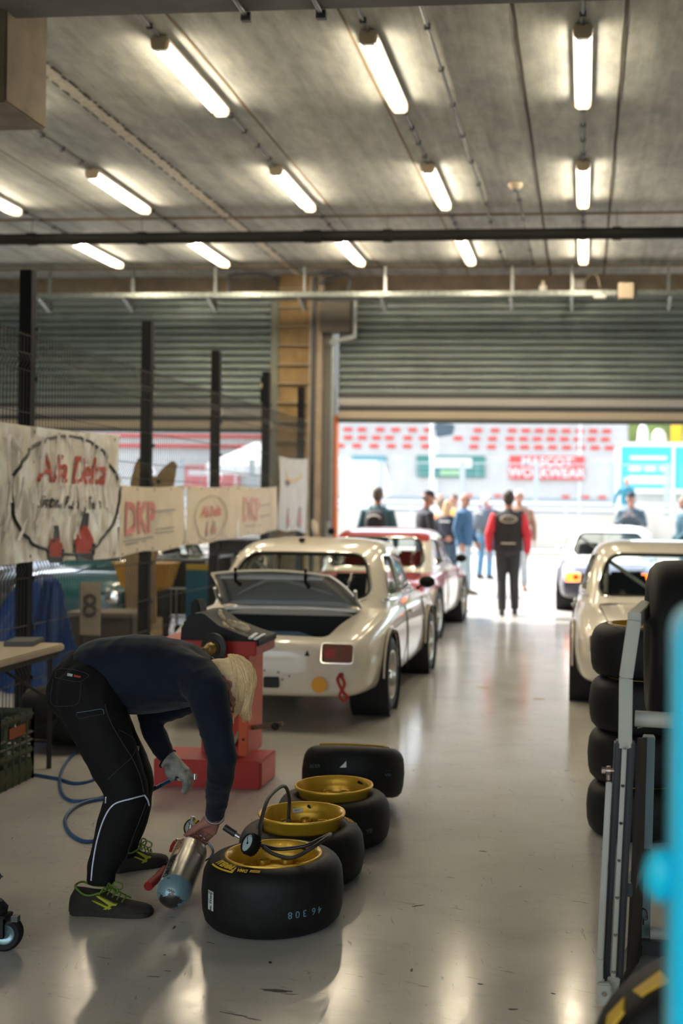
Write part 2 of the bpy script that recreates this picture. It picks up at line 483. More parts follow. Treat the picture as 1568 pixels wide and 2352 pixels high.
# conduits between the lamps
def conduit(x, y0, y1, z, label, clips):
    root = empty('cable_conduit', label, 'conduit', (x, y0, z))
    g = G(); g.tube([(0,0,0), (0,(y1-y0),0)], .013, 8); g.obj('pipe', mat('conduit_grey', (.10,.105,.11), .45, .5), root)
    for k in range(clips):
        y = (y1-y0)*(k+.5)/clips
        g = G(); g.box(-.022, .022, y-.012, y+.012, -.02, CZ-z+.006); g.obj('clip', STEEL_D, root, smooth=0)
for x, rw in ROWS:
    for y0, y1, w in ((7.06, 8.31, 'between beam and first lamp'), (9.88, 11.59, 'between first and second lamp'), (13.16, 14.63, 'between second and third lamp')):
        conduit(x, y0, y1, CZ-.02, 'grey conduit %s, %s' % (w, rw), 4)
conduit(-1.13, 7.06, 16.9, CZ-.02, 'long thin grey conduit on the slab left of the smoke detector', 12)
conduit(-.74, 12.6, 16.9, CZ-.02, 'dark conduit running from the smoke detector to the door wall', 5)
for x, lab in ((-4.35, 'leftmost of three conduits under the concrete beam'), (-2.06, 'middle one of three conduits under the concrete beam'), (-1.6, 'rightmost of three conduits under the concrete beam')):
    root = empty('beam_conduit', lab, 'conduit', (x, 6.4, 4.53))
    g = G(); g.tube([(0,0,0),(0,.68,0)], .014, 8); g.obj('pipe', mat('conduit_grey', (.10,.105,.11), .45, .5), root)
    g = G(); g.box(-.03,.03,.62,.66,-.03,.02); g.obj('clip', STEEL_D, root, smooth=0)
r = empty('smoke_detector', 'round white smoke detector on the ceiling ahead of its conduit', 'smoke detector', (-.75, 12.45, CZ))
g = G(); g.lathe([(0,0),(.075,0),(.075,-.03),(.05,-.06),(0,-.062)][::-1], 20); g.obj('body', CREAMP, r)
g = G(); g.lathe([(0,-.06),(.03,-.062),(.028,-.085),(0,-.088)], 14); g.obj('sensor', STEEL_D, r)

# ---------------------------------------------------------------- black pipe below the ceiling
r = empty('overhead_pipe', 'thick black pipe hung across the garage below the ceiling', 'pipe', (0, 13.6, 4.69))
g = G(); g.tube([(-15,0,0),(6.7,0,0)], .066, 20); g.obj('pipe', BLACK, r)
for x in (-6.55, -3.16, -5.2, -2.28, .33, 3.2):
    g = G(); w = .10 if x in (-3.16,) else .05
    g.tube([(x-w,0,0),(x+w,0,0)], .078, 20); g.obj('coupling', BLACK, r)
    if x != -3.16:
        g = G(); g.tube([(x,0,.07),(x,0,CZ-4.69)], .004, 6); g.obj('hanger_rod', STEEL_D, r)

# ---------------------------------------------------------------- cable tray
r = empty('cable_tray', 'long perforated steel cable tray hung in front of the roller doors', 'cable tray', (0, 16.5, 4.47))
TRAYM = mat('tray_zinc', (.36,.40,.38), .38, .85, var=.3, vscale=30)
g = G(); g.box(-15,6.5,-.15,.15,0,.006); g.obj('tray_base', TRAYM, r, smooth=0)
for y in (-.15, .148):
    g = G(); g.box(-15,6.5,y,y+.004,0,.075); g.obj('side_rail', TRAYM, r, smooth=0)
g = G()
for k in range(5):
    g.tube([(-15+.9*i, -.08+.035*k+random.uniform(-.02,.02), .03+random.uniform(0,.05)) for i in range(24)], .014, 6)
g.obj('cable', mat('cable_pale', (.50,.43,.30), .5, var=.4, vscale=3), r)
XB = [-8.95, -7.75, -6.5, -5.28, -3.98, -2.82, -1.03, -.2, 1.12, 2.6, 4.1]
for x in XB:
    g = G(); g.box(x-.02,x+.02,.16,.20,-.13,CZ-4.47)
    g.obj('hanger', STEEL, r, smooth=0)
    g = G(); g.prism([(-.17,-.01),(.2,-.01),(.2,-.15),(.16,-.15)], x-.02, x+.02, 'x'); g.obj('bracket', STEEL, r, smooth=0)
# little devices around the tray
def boxed(name, lab, cat, c, s, m, bev=.02):
    o = G().cbox((0,0,0), s).obj(name, m, None, smooth=40, bevel=bev, seg=3); o.location = c; return tag(o, lab, cat)
boxed('wifi_antenna', 'rounded cream wireless access panel hung on the cable tray', 'wireless panel', (.53, 16.25, 4.52), (.24,.05,.25), CREAMP, .05)
r = empty('junction_box', 'small cream junction box with a window, above the cable tray', 'junction box', (-.10, 16.78, 4.70))
G().cbox((0,0,0),(.17,.08,.17)).obj('case', mat('box_beige',(.50,.45,.36),.5), r, smooth=40, bevel=.012)
G().cbox((0,-.042,0),(.11,.008,.11)).obj('cover', WHITE, r, smooth=40, bevel=.004)
o = G().tube(spline([(-.02,16.74,4.76),(.06,16.7,4.83),(.14,16.6,4.78),(.18,16.5,4.62)],6),.008,8).obj('curved_cable', CREAMP); tag(o, 'pale cable curving from the cream junction box to the tray', 'cable')
boxed('small_white_box', 'small flat white box under the tray, near the wireless panel', 'box', (.18, 16.3, 4.45), (.16,.06,.05), WHITE, .01)
r = empty('sounder', 'small round white sounder above the tray near the junction box', 'alarm sounder', (-.60, 16.6, 4.63))
G().lathe([(0,-.07),(.05,-.065),(.06,-.02),(.05,.03),(0,.035)],16).obj('body', WHITE, r)
G().cyl((0,0,.03),(0,0,.09),.02,10).obj('stem', CREAMP, r)
# cable loops and bracket frames around the pier head
for x0, x1, lab in ((-5.15,-4.5,'dark bent pipe left of the pier head'), (-3.85,-3.4,'dark bent pipe right of the pier head')):
    o = G().tube(spline([(x0 if x0<-5 else x1,16.9,4.62),(x0 if x0<-5 else x1,16.9,4.86),(x0*.9+x1*.1,16.9,4.90),(x0*.2+x1*.8,16.9,4.90),(x1 if x0<-5 else x0,17.1,4.80)],5),.022,8).obj('bent_pipe', STEEL_D); tag(o, lab, 'pipe')
r = empty('floodlight', 'black wall lamp on the left side of the pier', 'wall lamp', (-4.68, 17.15, 3.25))
G().cbox((0,0,0),(.10,.10,.42)).obj('case', BLACK, r, smooth=40, bevel=.03)
G().lathe([(.0,0),(.05,.0),(.06,-.02),(.05,-.03),(0,-.03)],14,M=Matrix.Translation((.03,-.06,.06))@Matrix.Rotation(R(-90),4,'X')).obj('lens', CREAMP, r)
# electrical bits at the foot of the pier
r = empty('hand_lamp', 'cream hand lamp hanging on the pier right of the white banner', 'lamp', (-3.90, 17.05, 1.27))
G().tube([(0,0,.10),(.03,0,.0),(.05,-.01,-.10)],[.02,.05,.035],10).obj('shade', CREAMP, r)
G().tube(spline([(0,0,.1),(-.03,.03,.3),(-.03,.05,.9)],5),.008,6).obj('cord', BLACK, r)
r = empty('wall_valve', 'black valve with a grey stem low on the pier by the door', 'valve', (-3.70, 17.15, 1.20))
G().cyl((0,0,-.10),(0,0,.14),.03,12).obj('stem', STEEL, r)
G().sph((.05,0,.0),(.06,.05,.05)).obj('handwheel', BLACK, r)

# ---------------------------------------------------------------- sun, sky
w = bpy.data.worlds.new('world'); SC.world = w; w.use_nodes = True
nt = w.node_tree; bg = nt.nodes['Background']
sky = nt.nodes.new('ShaderNodeTexSky')
sky.sky_type = 'NISHITA'; sky.sun_disc = False; sky.sun_elevation = R(48); sky.sun_rotation = R(-60)
sky.air_density = 1.; sky.dust_density = 2.5
hs = nt.nodes.new('ShaderNodeHueSaturation'); hs.inputs['Saturation'].default_value = .55
nt.links.new(sky.outputs[0], hs.inputs['Color']); nt.links.new(hs.outputs[0], bg.inputs['Color']); bg.inputs['Strength'].default_value = .33
sd = bpy.data.lights.new('sun', 'SUN'); sd.energy = 2.6; sd.angle = R(.8); sd.color = (1, .95, .86)
so = bpy.data.objects.new('sun', sd); COL.objects.link(so)
so.rotation_euler = V((.62, -.30, -.85)).to_track_quat('-Z', 'Y').to_euler()
# ------------------------------------------------------------------ outside: pit lane, pit wall, grandstand
ASPH = mat('pit_asphalt', (.36,.345,.315), .9, var=.08, vscale=1.5)
g = G(); g.box(-90, 60, 17.9, 160, -.2, -.002); struct(g.obj('ground', ASPH, smooth=0))
PWALL = mat('pit_wall_paint', (.54,.50,.43), .8, var=.08, vscale=2)
g = G(); g.box(-60, 30, 40, 40.5, -.01, 1.36); pw = struct(g.obj('wall_pit', PWALL, smooth=0, bevel=.02))
g = G(); g.box(-60, 30, 38.3, 40, -.01, .17); struct(g.obj('kerb_step', PWALL, smooth=0, bevel=.02))
PALE = mat('pale_metal', (.72,.74,.72), .5, .1)
POSTM = mat('fence_post_grey', (.40,.45,.46), .5, .3)
r = empty('pit_wall_railing', 'white double railing along the top of the pit wall', 'railing', (0, 40.2, 1.36))
for z in (.10, .30):
    G().box(-60, 30, -.04, .04, z, z+.10).obj('rail', PALE, r, smooth=0, bevel=.01)
for k in range(12):
    x = -24 + k*2.6
    G().box(x-.03, x+.03, -.03, .03, 0, .3).obj('rail_post', PALE, r, smooth=0)
r = empty('debris_fence', 'tall grey debris fence of posts and fine mesh on the pit wall', 'fence', (0, 40.35, 1.37))
for x in (-19.0,-16.4,-13.9,-11.4,-8.9,-6.9,-4.1,-1.6,.95,2.75,5.3):
    G().box(x-.09, x+.09, -.05, .05, 0, 1.72).obj('post', POSTM, r, smooth=0)
G().box(-30, 2.75, -.02, .02, 1.64, 1.69).obj('top_wire', POSTM, r, smooth=0)
g = G()
for k in range(70):
    x = -24+.4*k; g.box(x-.006, x+.006, -.004, .004, 0, 1.66)
for k in range(8): g.box(-30, 2.75, -.004, .004, .2*k+.1, .2*k+.112)
g.obj('mesh', POSTM, r, smooth=0)
r = empty('signal_mast', 'thin pale mast with a dark signal box behind the pit wall', 'mast', (-5.35, 42, 0))
G().cyl((0,0,0),(0,0,6.2),.075,10).obj('mast', PALE, r)
G().prism([(.15,4.0),(.72,4.10),(.78,4.45),(.12,4.5)],-.2,.25,'y').obj('signal_box', mat('signal_dark',(.05,.08,.10),.5), r, smooth=0, bevel=.03)
G().cyl((.0,0,4.35),(.2,0,4.35),.04,8).obj('arm', STEEL_D, r)

# grandstand
STAND = mat('stand_concrete', (.54,.525,.485), .85, var=.06, vscale=1)
SEATR = mat('seat_red', (.62,.05,.035), .5)
st = empty('grandstand', 'long pale grandstand with rows of red seats across the track', 'grandstand', (0, 80, 0))
g = G(); g.box(-60, 2.9, 0, .5, 0, 4.9); g.obj('front_wall', STAND, st, smooth=0)
g = G()
for k in range(9): g.box(-60, 2.9, .5+k*.9, .5+(k+1)*.9, 0, 5.0+.62*k)
g.obj('terrace', STAND, st, smooth=0)
G().box(-60,3.2,8.6,9,0,24).obj('back_wall_sky_screen', STAND, st, smooth=0)  # upper part, out of view, raised to hide sky from floor reflections
G().box(-60,2.9,-.06,0,1.2,2.2).obj('lower_band', mat('band_grey',(.34,.38,.38),.7), st, smooth=0)
G().box(-60,3.4,-1,9,19.6,20.2).obj('roof', STAND, st, smooth=0)
for k, xs in enumerate(([-16.6,-15.6,-14.3,-13.2,-12.0,-10.9]+[-7.4,-6.2]+[-5.0+i*.93 for i in range(8)],
                        [-16.4,-15.4,-14.4,-13.5,-12.2,-11.1]+[-8.7,-7.5,-6.3]+[-5.1+i*.93 for i in range(8)],
                        [-16.8,-15.6,-14.4,-13.2,-12.1,-10.8]+[-7.5,-6.3]+[-5.0+i*.95 for i in range(8)])):
    z = 6.86 - .62*k; y = .5+.9*(3-k)
    for x in xs:
        G().box(x-.30, x+.30, y-.10, y+.05, z-.12, z+.14).obj('seat_row', SEATR, st, smooth=0)
for k in range(4):
    z = 7.0-.75*k
    G().box(-60, -18.6, .5+.9*(3-k)-.2, .5+.9*(3-k)-.1, z-.1, z+.12).obj('seat_row', SEATR, st, smooth=0)
for x in [-16,-14.1,-10.2,-7.7,-5.7]+[.1+0*k for k in range(1)]+[-1.2,1.2,2.2]:
    G().box(x-.25,x+.25,-.12,-.06,2.16,2.36).obj('seat_row', SEATR, st, smooth=0)
for x in (-18.2, -9.9, -.3):
    G().box(x-.07,x+.07,-.1,0,0,20).obj('column', PALE, st, smooth=0)
# advertising boards on the stand wall
def board(lab, x0, x1, z0, z1, m, y=79.8):
    r = empty('advertising_board', lab, 'sign board', ((x0+x1)/2, y, z0))
    w = (x1-x0)/2
    G().box(-w,w,-.05,.1,0,z1-z0).obj('panel', m, r, smooth=0)
    return r, w, z1-z0
rd, w_, h_ = board('red board with white workwear lettering on the stand wall', -4.95, 0.0, 3.40, 4.98, mat('board_red',(.62,.07,.06),.5))
for t, z, s in (('MASCOT', h_*.72, .84), ('WORKWEAR', h_*.27, .84)):
    G().text(t, s, .02, M=Matrix.Translation((0,-.07,z))@Matrix.Rotation(R(90),4,'X'), bold=.02).obj('lettering', WHITE, rd, smooth=0)
g = G(); g.tube([(1.78+.10*math.cos(a),-.08,1.36+.10*math.sin(a)) for a in [2*PI*k/16 for k in range(16)]],.015,6,closed=True); g.text('R',.13,.02,M=Matrix.Translation((1.78,-.08,1.36))@Matrix.Rotation(R(90),4,'X')); g.obj('lettering', WHITE, rd, smooth=0)
gb, w_, h_ = board('dark green board with a white middle on the stand wall', -11.2, -6.6, 3.5, 4.95, mat('board_green',(.05,.20,.17),.5))
G().box(-w_*.6,w_*.62,-.08,-.05,h_*.42,h_*.88).obj('white_field', WHITE, gb, smooth=0)
G().box(-w_*.3,w_*.35,-.08,-.05,h_*.08,h_*.32).obj('lime_field', mat('board_lime',(.30,.50,.25),.5), gb, smooth=0)
tb, w_, h_ = board('teal and white board low on the stand wall beside the pier', -15.6, -13.3, 3.9, 4.9, mat('board_teal',(.12,.30,.33),.5))
G().box(-w_*.9,w_*.1,-.08,-.05,h_*.1,h_*.5).obj('white_field', WHITE, tb, smooth=0)
lb, w_, h_ = board('pale red board seen through the left door', -27.4, -23.4, 2.6, 4.1, mat('board_pink',(.60,.16,.15),.5))
G().box(-w_*.8,w_*.4,-.08,-.05,h_*.55,h_*.8).obj('white_field', WHITE, lb, smooth=0)
cy_, w_, h_ = board('big cyan board in a white frame behind the pit wall', 1.75, 9.5, 2.45, 4.65, mat('board_cyan',(.05,.42,.50),.5), 60)
for x in (-w_-.08, -w_+2.55, w_): G().box(x,x+.14,-.1,.1,-2.4,h_+.2).obj('frame_post', PALE, cy_, smooth=0)
for z in (-.1,h_): G().box(-w_-.1,w_,-.09,.1,z,z+.2).obj('frame_rail', PALE, cy_, smooth=0)
for x0,x1,z0,z1 in ((.5,2.3,1.55,1.72),(.45,1.05,.98,1.2),(1.2,1.75,.98,1.2),(1.95,2.4,.98,1.2),(.45,2.5,.35,.75),(3.2,3.6,1.2,1.5),(3.2,3.6,.4,.6)):
    G().box(-w_+x0,-w_+x1,-.08,-.05,z0,z1).obj('white_field', mat('board_white',(.70,.82,.82),.5), cy_, smooth=0)
# things on top of the bank behind the cyan board
o = G().box(-.25,.25,-.2,.2,0,1.3).obj('marshal_post_sign', mat('sign_yellow',(.80,.46,.01),.5), None, smooth=0, bevel=.04); o.location = (4.62,61.5,4.66); tag(o,'tall yellow sign box above the cyan board','sign')
G().box(-.3,.3,-.22,.22,1.22,1.32).obj('cap', mat('sign_amber',(.80,.34,.01),.5), o, smooth=0)
for x,w,h,lab in ((2.95,.26,1.2,'tall white rounded marker above the cyan board'),(3.75,.36,.95,'squat white rounded marker left of the yellow sign box'),(5.35,.35,1.15,'white rounded marker right of the yellow sign box')):
    o = G().lathe([(0,0),(w,0),(w*1.1,h*.3),(w*.9,h*.75),(w*.5,h*.96),(0,h)],16).obj('track_marker', WHITE, None); o.location=(x,61.5,4.66); tag(o,lab,'marker')
g = G(); g.box(1.6,12,61,63,0,4.65); struct(g.obj('bank_wall', STAND, smooth=0))
g = G(); g.grid([[(x, 95+3*math.sin(x*.3), z_) for x, z_ in [(xx, 3.0+(9+2*math.sin(xx*.2))*t) for xx in range(2,60,3)]] for t in (0,.3,.6,1)])
hl = struct(g.obj('hill', mat('hill_green',(.20,.27,.08),.9,var=.35,vscale=.5), smooth=60, fix=False))
# white tent beyond the left door
r = empty('white_tent', 'white peaked tent beyond the left roller door', 'tent', (-12.9, 50, 0))
TENT = mat('tent_white',(.80,.80,.76),.7)
G().loft([[(-2.6,-2,3.15),(2.6,-2,3.15),(2.6,2,3.15),(-2.6,2,3.15)],[(-1.0,-.5,4.15),(2.0,-.5,4.15),(2.0,.5,4.15),(-1.0,.5,4.15)]]).obj('roof', TENT, r, smooth=0)
G().box(-2.6,2.6,-2,-1.97,2.75,3.15).obj('valance', TENT, r, smooth=0)
for x in (-2.5,2.5):
    for y in (-1.9,1.9): G().cyl((x,y,0),(x,y,3.15),.05,8).obj('leg', PALE, r)
r = empty('white_marquee', 'white marquee panel just right of the pier outside', 'tent', (-8.5, 44, 0))
G().loft([[(-.3,-1,1.2),(1.25,-1,2.0),(1.25,1,2.0),(-.3,1,1.2)],[(-.3,-1,3.2),(.95,-1,3.2),(.95,1,3.2),(-.3,1,3.2)]]).obj('canopy', TENT, r, smooth=0)
G().cyl((0,0,0),(0,0,2),.05,8).obj('leg', PALE, r)
# ------------------------------------------------------------------ saloon cars
BODY_ST = [ # y, half width, bottom z, shoulder z, deck z, deck half width factor
 (0.00,.58,.275,.555,.590,.80),(0.05,.68,.235,.60,.630,.80),(0.15,.735,.215,.645,.668,.80),(0.40,.775,.205,.70,.735,.80),
 (0.80,.80,.20,.755,.798,.80),(1.20,.80,.195,.78,.835,.82),(1.60,.795,.19,.79,.845,.84),(2.10,.79,.185,.79,.845,.84),(2.60,.79,.185,.785,.84,.84),
 (3.00,.79,.19,.775,.835,.82),(3.40,.785,.20,.75,.80,.80),(3.70,.755,.215,.71,.75,.78),(3.92,.69,.26,.63,.67,.76),(4.02,.60,.32,.55,.58,.74)]
def body_ring(s):
    y,w,zb,zs,zd,kd = s; pts = []
    half = [(0,zb),(w*.70,zb),(w*.90,zb+.015),(w*.965,zb+.06),(w*.985,zb+.14),(w,zb+(zs-zb)*.45),(w*1.0,zb+(zs-zb)*.62),(w*.985,zs-.075),(w*.955,zs-.03),(w*.905,zs),(w*.80,zs+(zd-zs)*.45),(w*.55,zd-.004),(0,zd+.006)]
    return [(x,y,z) for x,z in half] + [(-x,y,z) for x,z in reversed(half[1:-1])]
CAB = [ # z, rear y, front y, half width
 (.74,.78,3.05,.745),(.83,.92,2.92,.735),(.92,1.02,2.82,.712),(1.0,1.11,2.73,.69),(1.07,1.19,2.66,.668),(1.14,1.28,2.58,.645),(1.19,1.36,2.53,.622),(1.23,1.45,2.46,.595),(1.262,1.56,2.38,.555),(1.285,1.70,2.28,.49),(1.303,1.88,2.16,.36),(1.31,2.0,2.06,.14)]
NEXP = 4.6
def cab_at(z, off=0.):
    for a, b in zip(CAB, CAB[1:]):
        if a[0] <= z <= b[0]:
            t = (z-a[0])/(b[0]-a[0]); q = [a[i]+(b[i]-a[i])*t for i in range(4)]
            return q[1]+off, q[2]-off, q[3]-off
    q = CAB[0] if z < CAB[0][0] else CAB[-1]
    return q[1]+off, q[2]-off, q[3]-off
def cab_ring(z, n=56, off=0.):
    yr, yf, w = cab_at(z, off); yc, ly = (yr+yf)/2, (yf-yr)/2; out = []
    for k in range(n):
        a = 2*PI*(k+.5)/n; c, s = math.cos(a), math.sin(a)
        out.append((w*math.copysign(abs(c)**(2/NEXP), c), yc+ly*math.copysign(abs(s)**(2/NEXP), s), z))
    return out
def cab_y(x, z, rear=True, off=0.):
    yr, yf, w = cab_at(z, off); yc, ly = (yr+yf)/2, (yf-yr)/2
    k = max(0., 1-abs(min(abs(x)/w, .9999))**NEXP)**(1/NEXP)
    return yc - ly*k if rear else yc + ly*k
def cab_x(y, z, off=0.):
    yr, yf, w = cab_at(z, off); yc, ly = (yr+yf)/2, (yf-yr)/2
    return w*max(0., 1-min(abs((y-yc)/ly), .9999)**NEXP)**(1/NEXP)
def rpoly(pts, r=.05, n=5):
    out = []; N = len(pts)
    for i in range(N):
        p, a, b = V(pts[i]).to_2d(), V(pts[i-1]).to_2d(), V(pts[(i+1) % N]).to_2d()
        u, w = (a-p), (b-p); q = min(r, u.length*.45, w.length*.45); u.normalize(); w.normalize()
        for k in range(n+1):
            t = k/n; out.append(tuple(p + u*q*(1-t)**2 + w*q*t*t))
    return out
REARW = rpoly([(-.615,.845),(.615,.845),(.50,1.195),(-.50,1.195)], .13, 6)
FRONTW = rpoly([(-.62,.87),(.62,.87),(.51,1.19),(-.51,1.19)], .10, 5)
QUARTW = rpoly([(1.27,.865),(1.70,.865),(1.70,1.175),(1.50,1.185)], .05, 4)
DOORW = rpoly([(1.745,.865),(2.72,.865),(2.47,1.175),(1.745,1.185)], .05, 4)
DARKIN = mat('car_interior', (.012,.012,.013), .8)
RIMS = mat('alloy_silver', (.55,.54,.50), .3, .9)
REDL = mat('lens_red', (.30,.006,.006), .2, spec=.3)
ORL = mat('lens_amber', (.13,.018,.006), .2, spec=.3)
CAGE = mat('cage_white', (.66,.60,.48), .4)
CARGLASS = glass('car_glass', (.86,.9,.88), .12)
def disc(g, poly, c, fn, n=4):
    rows = [[fn(*(V(c).to_2d()+(V(p).to_2d()-V(c).to_2d())*(k/n))) for p in poly] for k in range(1, n+1)]
    b = len(g.v); g.grid(rows, False, True); m = len(poly)
    g.v.append(V(fn(*c))); ci = len(g.v)-1
    for j in range(m): g.f.append((ci, b+j, b+(j+1) % m))
    return g
def wheel(root, x, y, side, rt=.295, w=.215):
    t = G(); h = w/2
    prof = [(.185,-h+.02),(.20,-h),(rt-.05,-h-.004),(rt-.012,-h+.018),(rt,-h+.05),(rt,h-.05),(rt-.012,h-.018),(rt-.05,h+.004),(.20,h),(.185,h-.02)]
    M = Matrix.Translation((x,y,rt))@Matrix.Rotation(R(90)*side,4,'Y')
    t.lathe(prof, 36, M, closed=True); ty = t.obj('wheel', RUBBER, root)
    r = G(); r.lathe([(.19,h-.01),(.185,h),(.172,h-.006),(.165,h-.06),(.16,-h)], 32, M)
    r.lathe([(0,h-.035),(.05,h-.04),(.07,h-.055),(.13,h-.075),(.165,h-.06)], 32, M)
    r.obj('rim', RIMS, ty)
    hl = G()
    for k in range(8):
        a = 2*PI*k/8; hl.cyl((.115*math.cos(a),.115*math.sin(a),h-.085),(.115*math.cos(a),.115*math.sin(a),h-.06),.022,10,M=M)
    hl.obj('vent_hole', DARKIN, ty)
    c = G(); c.lathe([(0,h-.01),(.03,h-.012),(.04,h-.03),(.04,h-.05)], 16, M); c.obj('hub_cap', CHROME, ty)
    return ty
def two_tone(name, c1, c2, expr):
    """c2 where the painted pattern says so (object space), coat on both"""
    m = mat(name, c1, .3, coat=.8); nt = m.node_tree; b = nt.nodes['Principled BSDF']
    tc = nt.nodes.new('ShaderNodeTexCoord'); sp = nt.nodes.new('ShaderNodeSeparateXYZ'); nt.links.new(tc.outputs['Object'], sp.inputs[0])
    acc = None
    for ax, op, val in expr:
        n = nt.nodes.new('ShaderNodeMath')
        if ax == 'A':
            a = nt.nodes.new('ShaderNodeMath'); a.operation = 'ABSOLUTE'; nt.links.new(sp.outputs['X'], a.inputs[0]); src = a.outputs[0]
        else: src = sp.outputs[ax]
        n.operation = 'GREATER_THAN' if op == '>' else 'LESS_THAN'; n.inputs[1].default_value = val; nt.links.new(src, n.inputs[0])
        if acc is None: acc = n.outputs[0]
        else:
            q = nt.nodes.new('ShaderNodeMath'); q.operation = 'MULTIPLY'; nt.links.new(acc, q.inputs[0]); nt.links.new(n.outputs[0], q.inputs[1]); acc = q.outputs[0]
    nt.links.new(mixc(nt, acc, tuple(c1), tuple(c2)), b.inputs['Base Color'])
    return m
def make_car(label, paint, cabpaint, lidpaint, loc, rz=0., trunk=False, extras=(), red_lens=True, seats=(.02,.02,.022)):
    root = empty('saloon_car', label, 'car', loc, rz)
    g = G(); g.loft([body_ring(s) for s in BODY_ST])
    body = g.obj('body', paint, root, smooth=40)
    # smooth the loft before cutting
    def sub(o):
        s = o.modifiers.new('s','SUBSURF'); s.levels = 2; s.subdivision_type = 'CATMULL_CLARK'
    apply(body, sub)
    cs = []
    for y in (.86, 3.2):
        c = G().cyl((.52,y,.30),(1.1,y,.30),.345,40); c.cyl((-.52,y,.30),(-1.1,y,.30),.345,40); cs.append(c)
    cs.append(G().prism(rpoly([(-.665,1.12),(.665,1.12),(.665,2.72),(-.665,2.72)],.1), .30, 1.2, 'z'))
    if trunk: cs.append(G().prism(rpoly([(-.45,.12),(.45,.12),(.565,.845),(-.565,.845)],.07), .34, 1.2, 'z'))
    cut(body, cs, 30)
    # wheel housings and floor
    for y in (.86, 3.2):
        for s in (-1, 1):
            g = G(); g.lathe([(.34,0),(.34,.29)], 28, Matrix.Translation((s*.53,y,.30))@Matrix.Rotation(R(90)*s,4,'Y'), a0=0, a1=2*PI); g.cyl((s*.53,y,.30),(s*.535,y,.30),.34,28)
            g.obj('wheel_housing', DARKIN, root)
            g = G(); arc = [(s*(.797),y+.352*math.cos(a),.30+.352*math.sin(a)) for a in [R(2+ (176)*k/24) for k in range(25)]]
            g.tube(arc, [(.008,.016)]*25, 8, up=(1,0,0)); g.obj('arch_lip', paint, root)
    g = G(); g.box(-.664,.664,1.13,2.71,.30,.312)
    for y in (1.122,2.706): g.box(-.655,.655,y,y+.012,.31,.80)
    for x in (-.664,.652): g.box(x,x+.012,1.13,2.71,.31,.785)
    g.obj('cabin_lining', DARKIN, root, smooth=0)
    # cabin shell
    zs = [c[0] for c in CAB]
    g = G(); n = 56
    outer = [cab_ring(z) for z in zs]; inner = [cab_ring(z, off=.028) for z in zs[:-1]]
    inner = [[(p[0],p[1],p[2]-(.02 if i > 5 else 0)) for p in r] for i, r in enumerate(inner)]
    rows = list(reversed(inner)) + outer
    g.grid(rows, False, True)
    b0 = 0; g.f.append(tuple(range(n))); g.f.append(tuple((len(rows)-1)*n+j for j in range(n)))
    cab = g.obj('cabin_shell', cabpaint, root, smooth=50)
    cut(cab, [G().prism(REARW, .3, 1.9, 'y'), G().prism(FRONTW, 2.25, 3.4, 'y'),
              G().prism(QUARTW, -1, 1, 'x').prism(DOORW, -1, 1, 'x')], 40)
    # panes and chrome frames
    def frame(nm, poly, fn, rad=.011, m=CHROME):
        G().tube([fn(*p) for p in poly], rad, 8, closed=True).obj(nm, m, root)
    rw = disc(G(), REARW, (0,1.02), lambda x,z:(x,cab_y(x,z,True,.014),z)).obj('rear_window', CARGLASS, root, smooth=60)
    frame('window_frame', REARW, lambda x,z:(x,cab_y(x,z,True,-.003),z), .011)
    frame('window_seal', [(x*.975,.0+(z-1.02)*.95+1.02) for x,z in REARW], lambda x,z:(x,cab_y(x,z,True,.006),z), .012, BLACK)
    disc(G(), FRONTW, (0,1.03), lambda x,z:(x,cab_y(x,z,False,.014),z)).obj('windscreen', CARGLASS, root, smooth=60)
    frame('window_frame', FRONTW, lambda x,z:(x,cab_y(x,z,False,-.002),z))
    for s in (-1,1):
        for poly, c, nm in ((QUARTW,(1.55,1.0),'quarter_window'),(DOORW,(2.1,1.0),'door_window')):
            disc(G(), poly, c, lambda y,z:(s*cab_x(y,z,.014),y,z)).obj(nm, CARGLASS, root, smooth=60)
            frame('window_frame', poly, lambda y,z:(s*cab_x(y,z,-.003),y,z), .010)
        g = G(); g.tube([(s*cab_x(y,.835,-.004),y,.838) for y in [1.12+.085*k for k in range(20)]],.011,8); g.obj('belt_trim', CHROME, root)
        # door seams
        g = G()
        for y in (1.715, 2.74):
            g.tube([(s*(.797 if z<.6 else .797-(z-.6)*.18),y,z) for z in [.22+.06*k for k in range(10)]],.005,6)
        g.obj('door_seam', DARKIN, root)
        g = G(); g.tube([(s*.775,1.79,.70),(s*.812,1.80,.70),(s*.812,1.90,.70),(s*.775,1.91,.70)],.010,8); g.obj('door_handle', CHROME, root)
        g = G(); g.sph((s*.84,2.58,.90),(.075,.055,.055)); g.cyl((s*.74,2.60,.84),(s*.82,2.58,.88),.012,8); g.obj('mirror', BLACK, root)
        wheel(root, s*.70, .86, s); wheel(root, s*.70, 3.2, s)
        # tail lights
        px = s*.545
        M = Matrix.Translation((px,.028,.545))@Matrix.Rotation(R(-14),4,'X')@Matrix.Rotation(R(7*s),4,'Z')
        b = G().prism(rpoly([(-.115,-.072),(.115,-.072),(.115,.072),(-.115,.072)],.03),-.03,.10,'y',M).obj('tail_light', CHROME, root, bevel=.006)
        xs = (-.109,0,.109)
        G().prism(rpoly([(xs[0],-.066),(xs[2],-.066),(xs[2],.066),(xs[0],.066)],.024),-.042,-.025,'y',M).obj('amber_lens', ORL, b, bevel=.006)
        rx = (-.085,-.012) if s > 0 else (.012,.085)
        G().prism(rpoly([(rx[0],-.035),(rx[1],-.035),(rx[1],.028),(rx[0],.028)],.01),-.052,-.035,'y',M).obj('red_lens', REDL, b, bevel=.004)
        # headlight
        G().lathe([(0,.03),(.07,.02),(.085,0),(.085,-.06)],20,Matrix.Translation((s*.52,3.99,.52))@Matrix.Rotation(R(-90),4,'X')).obj('headlight', CHROME, root)
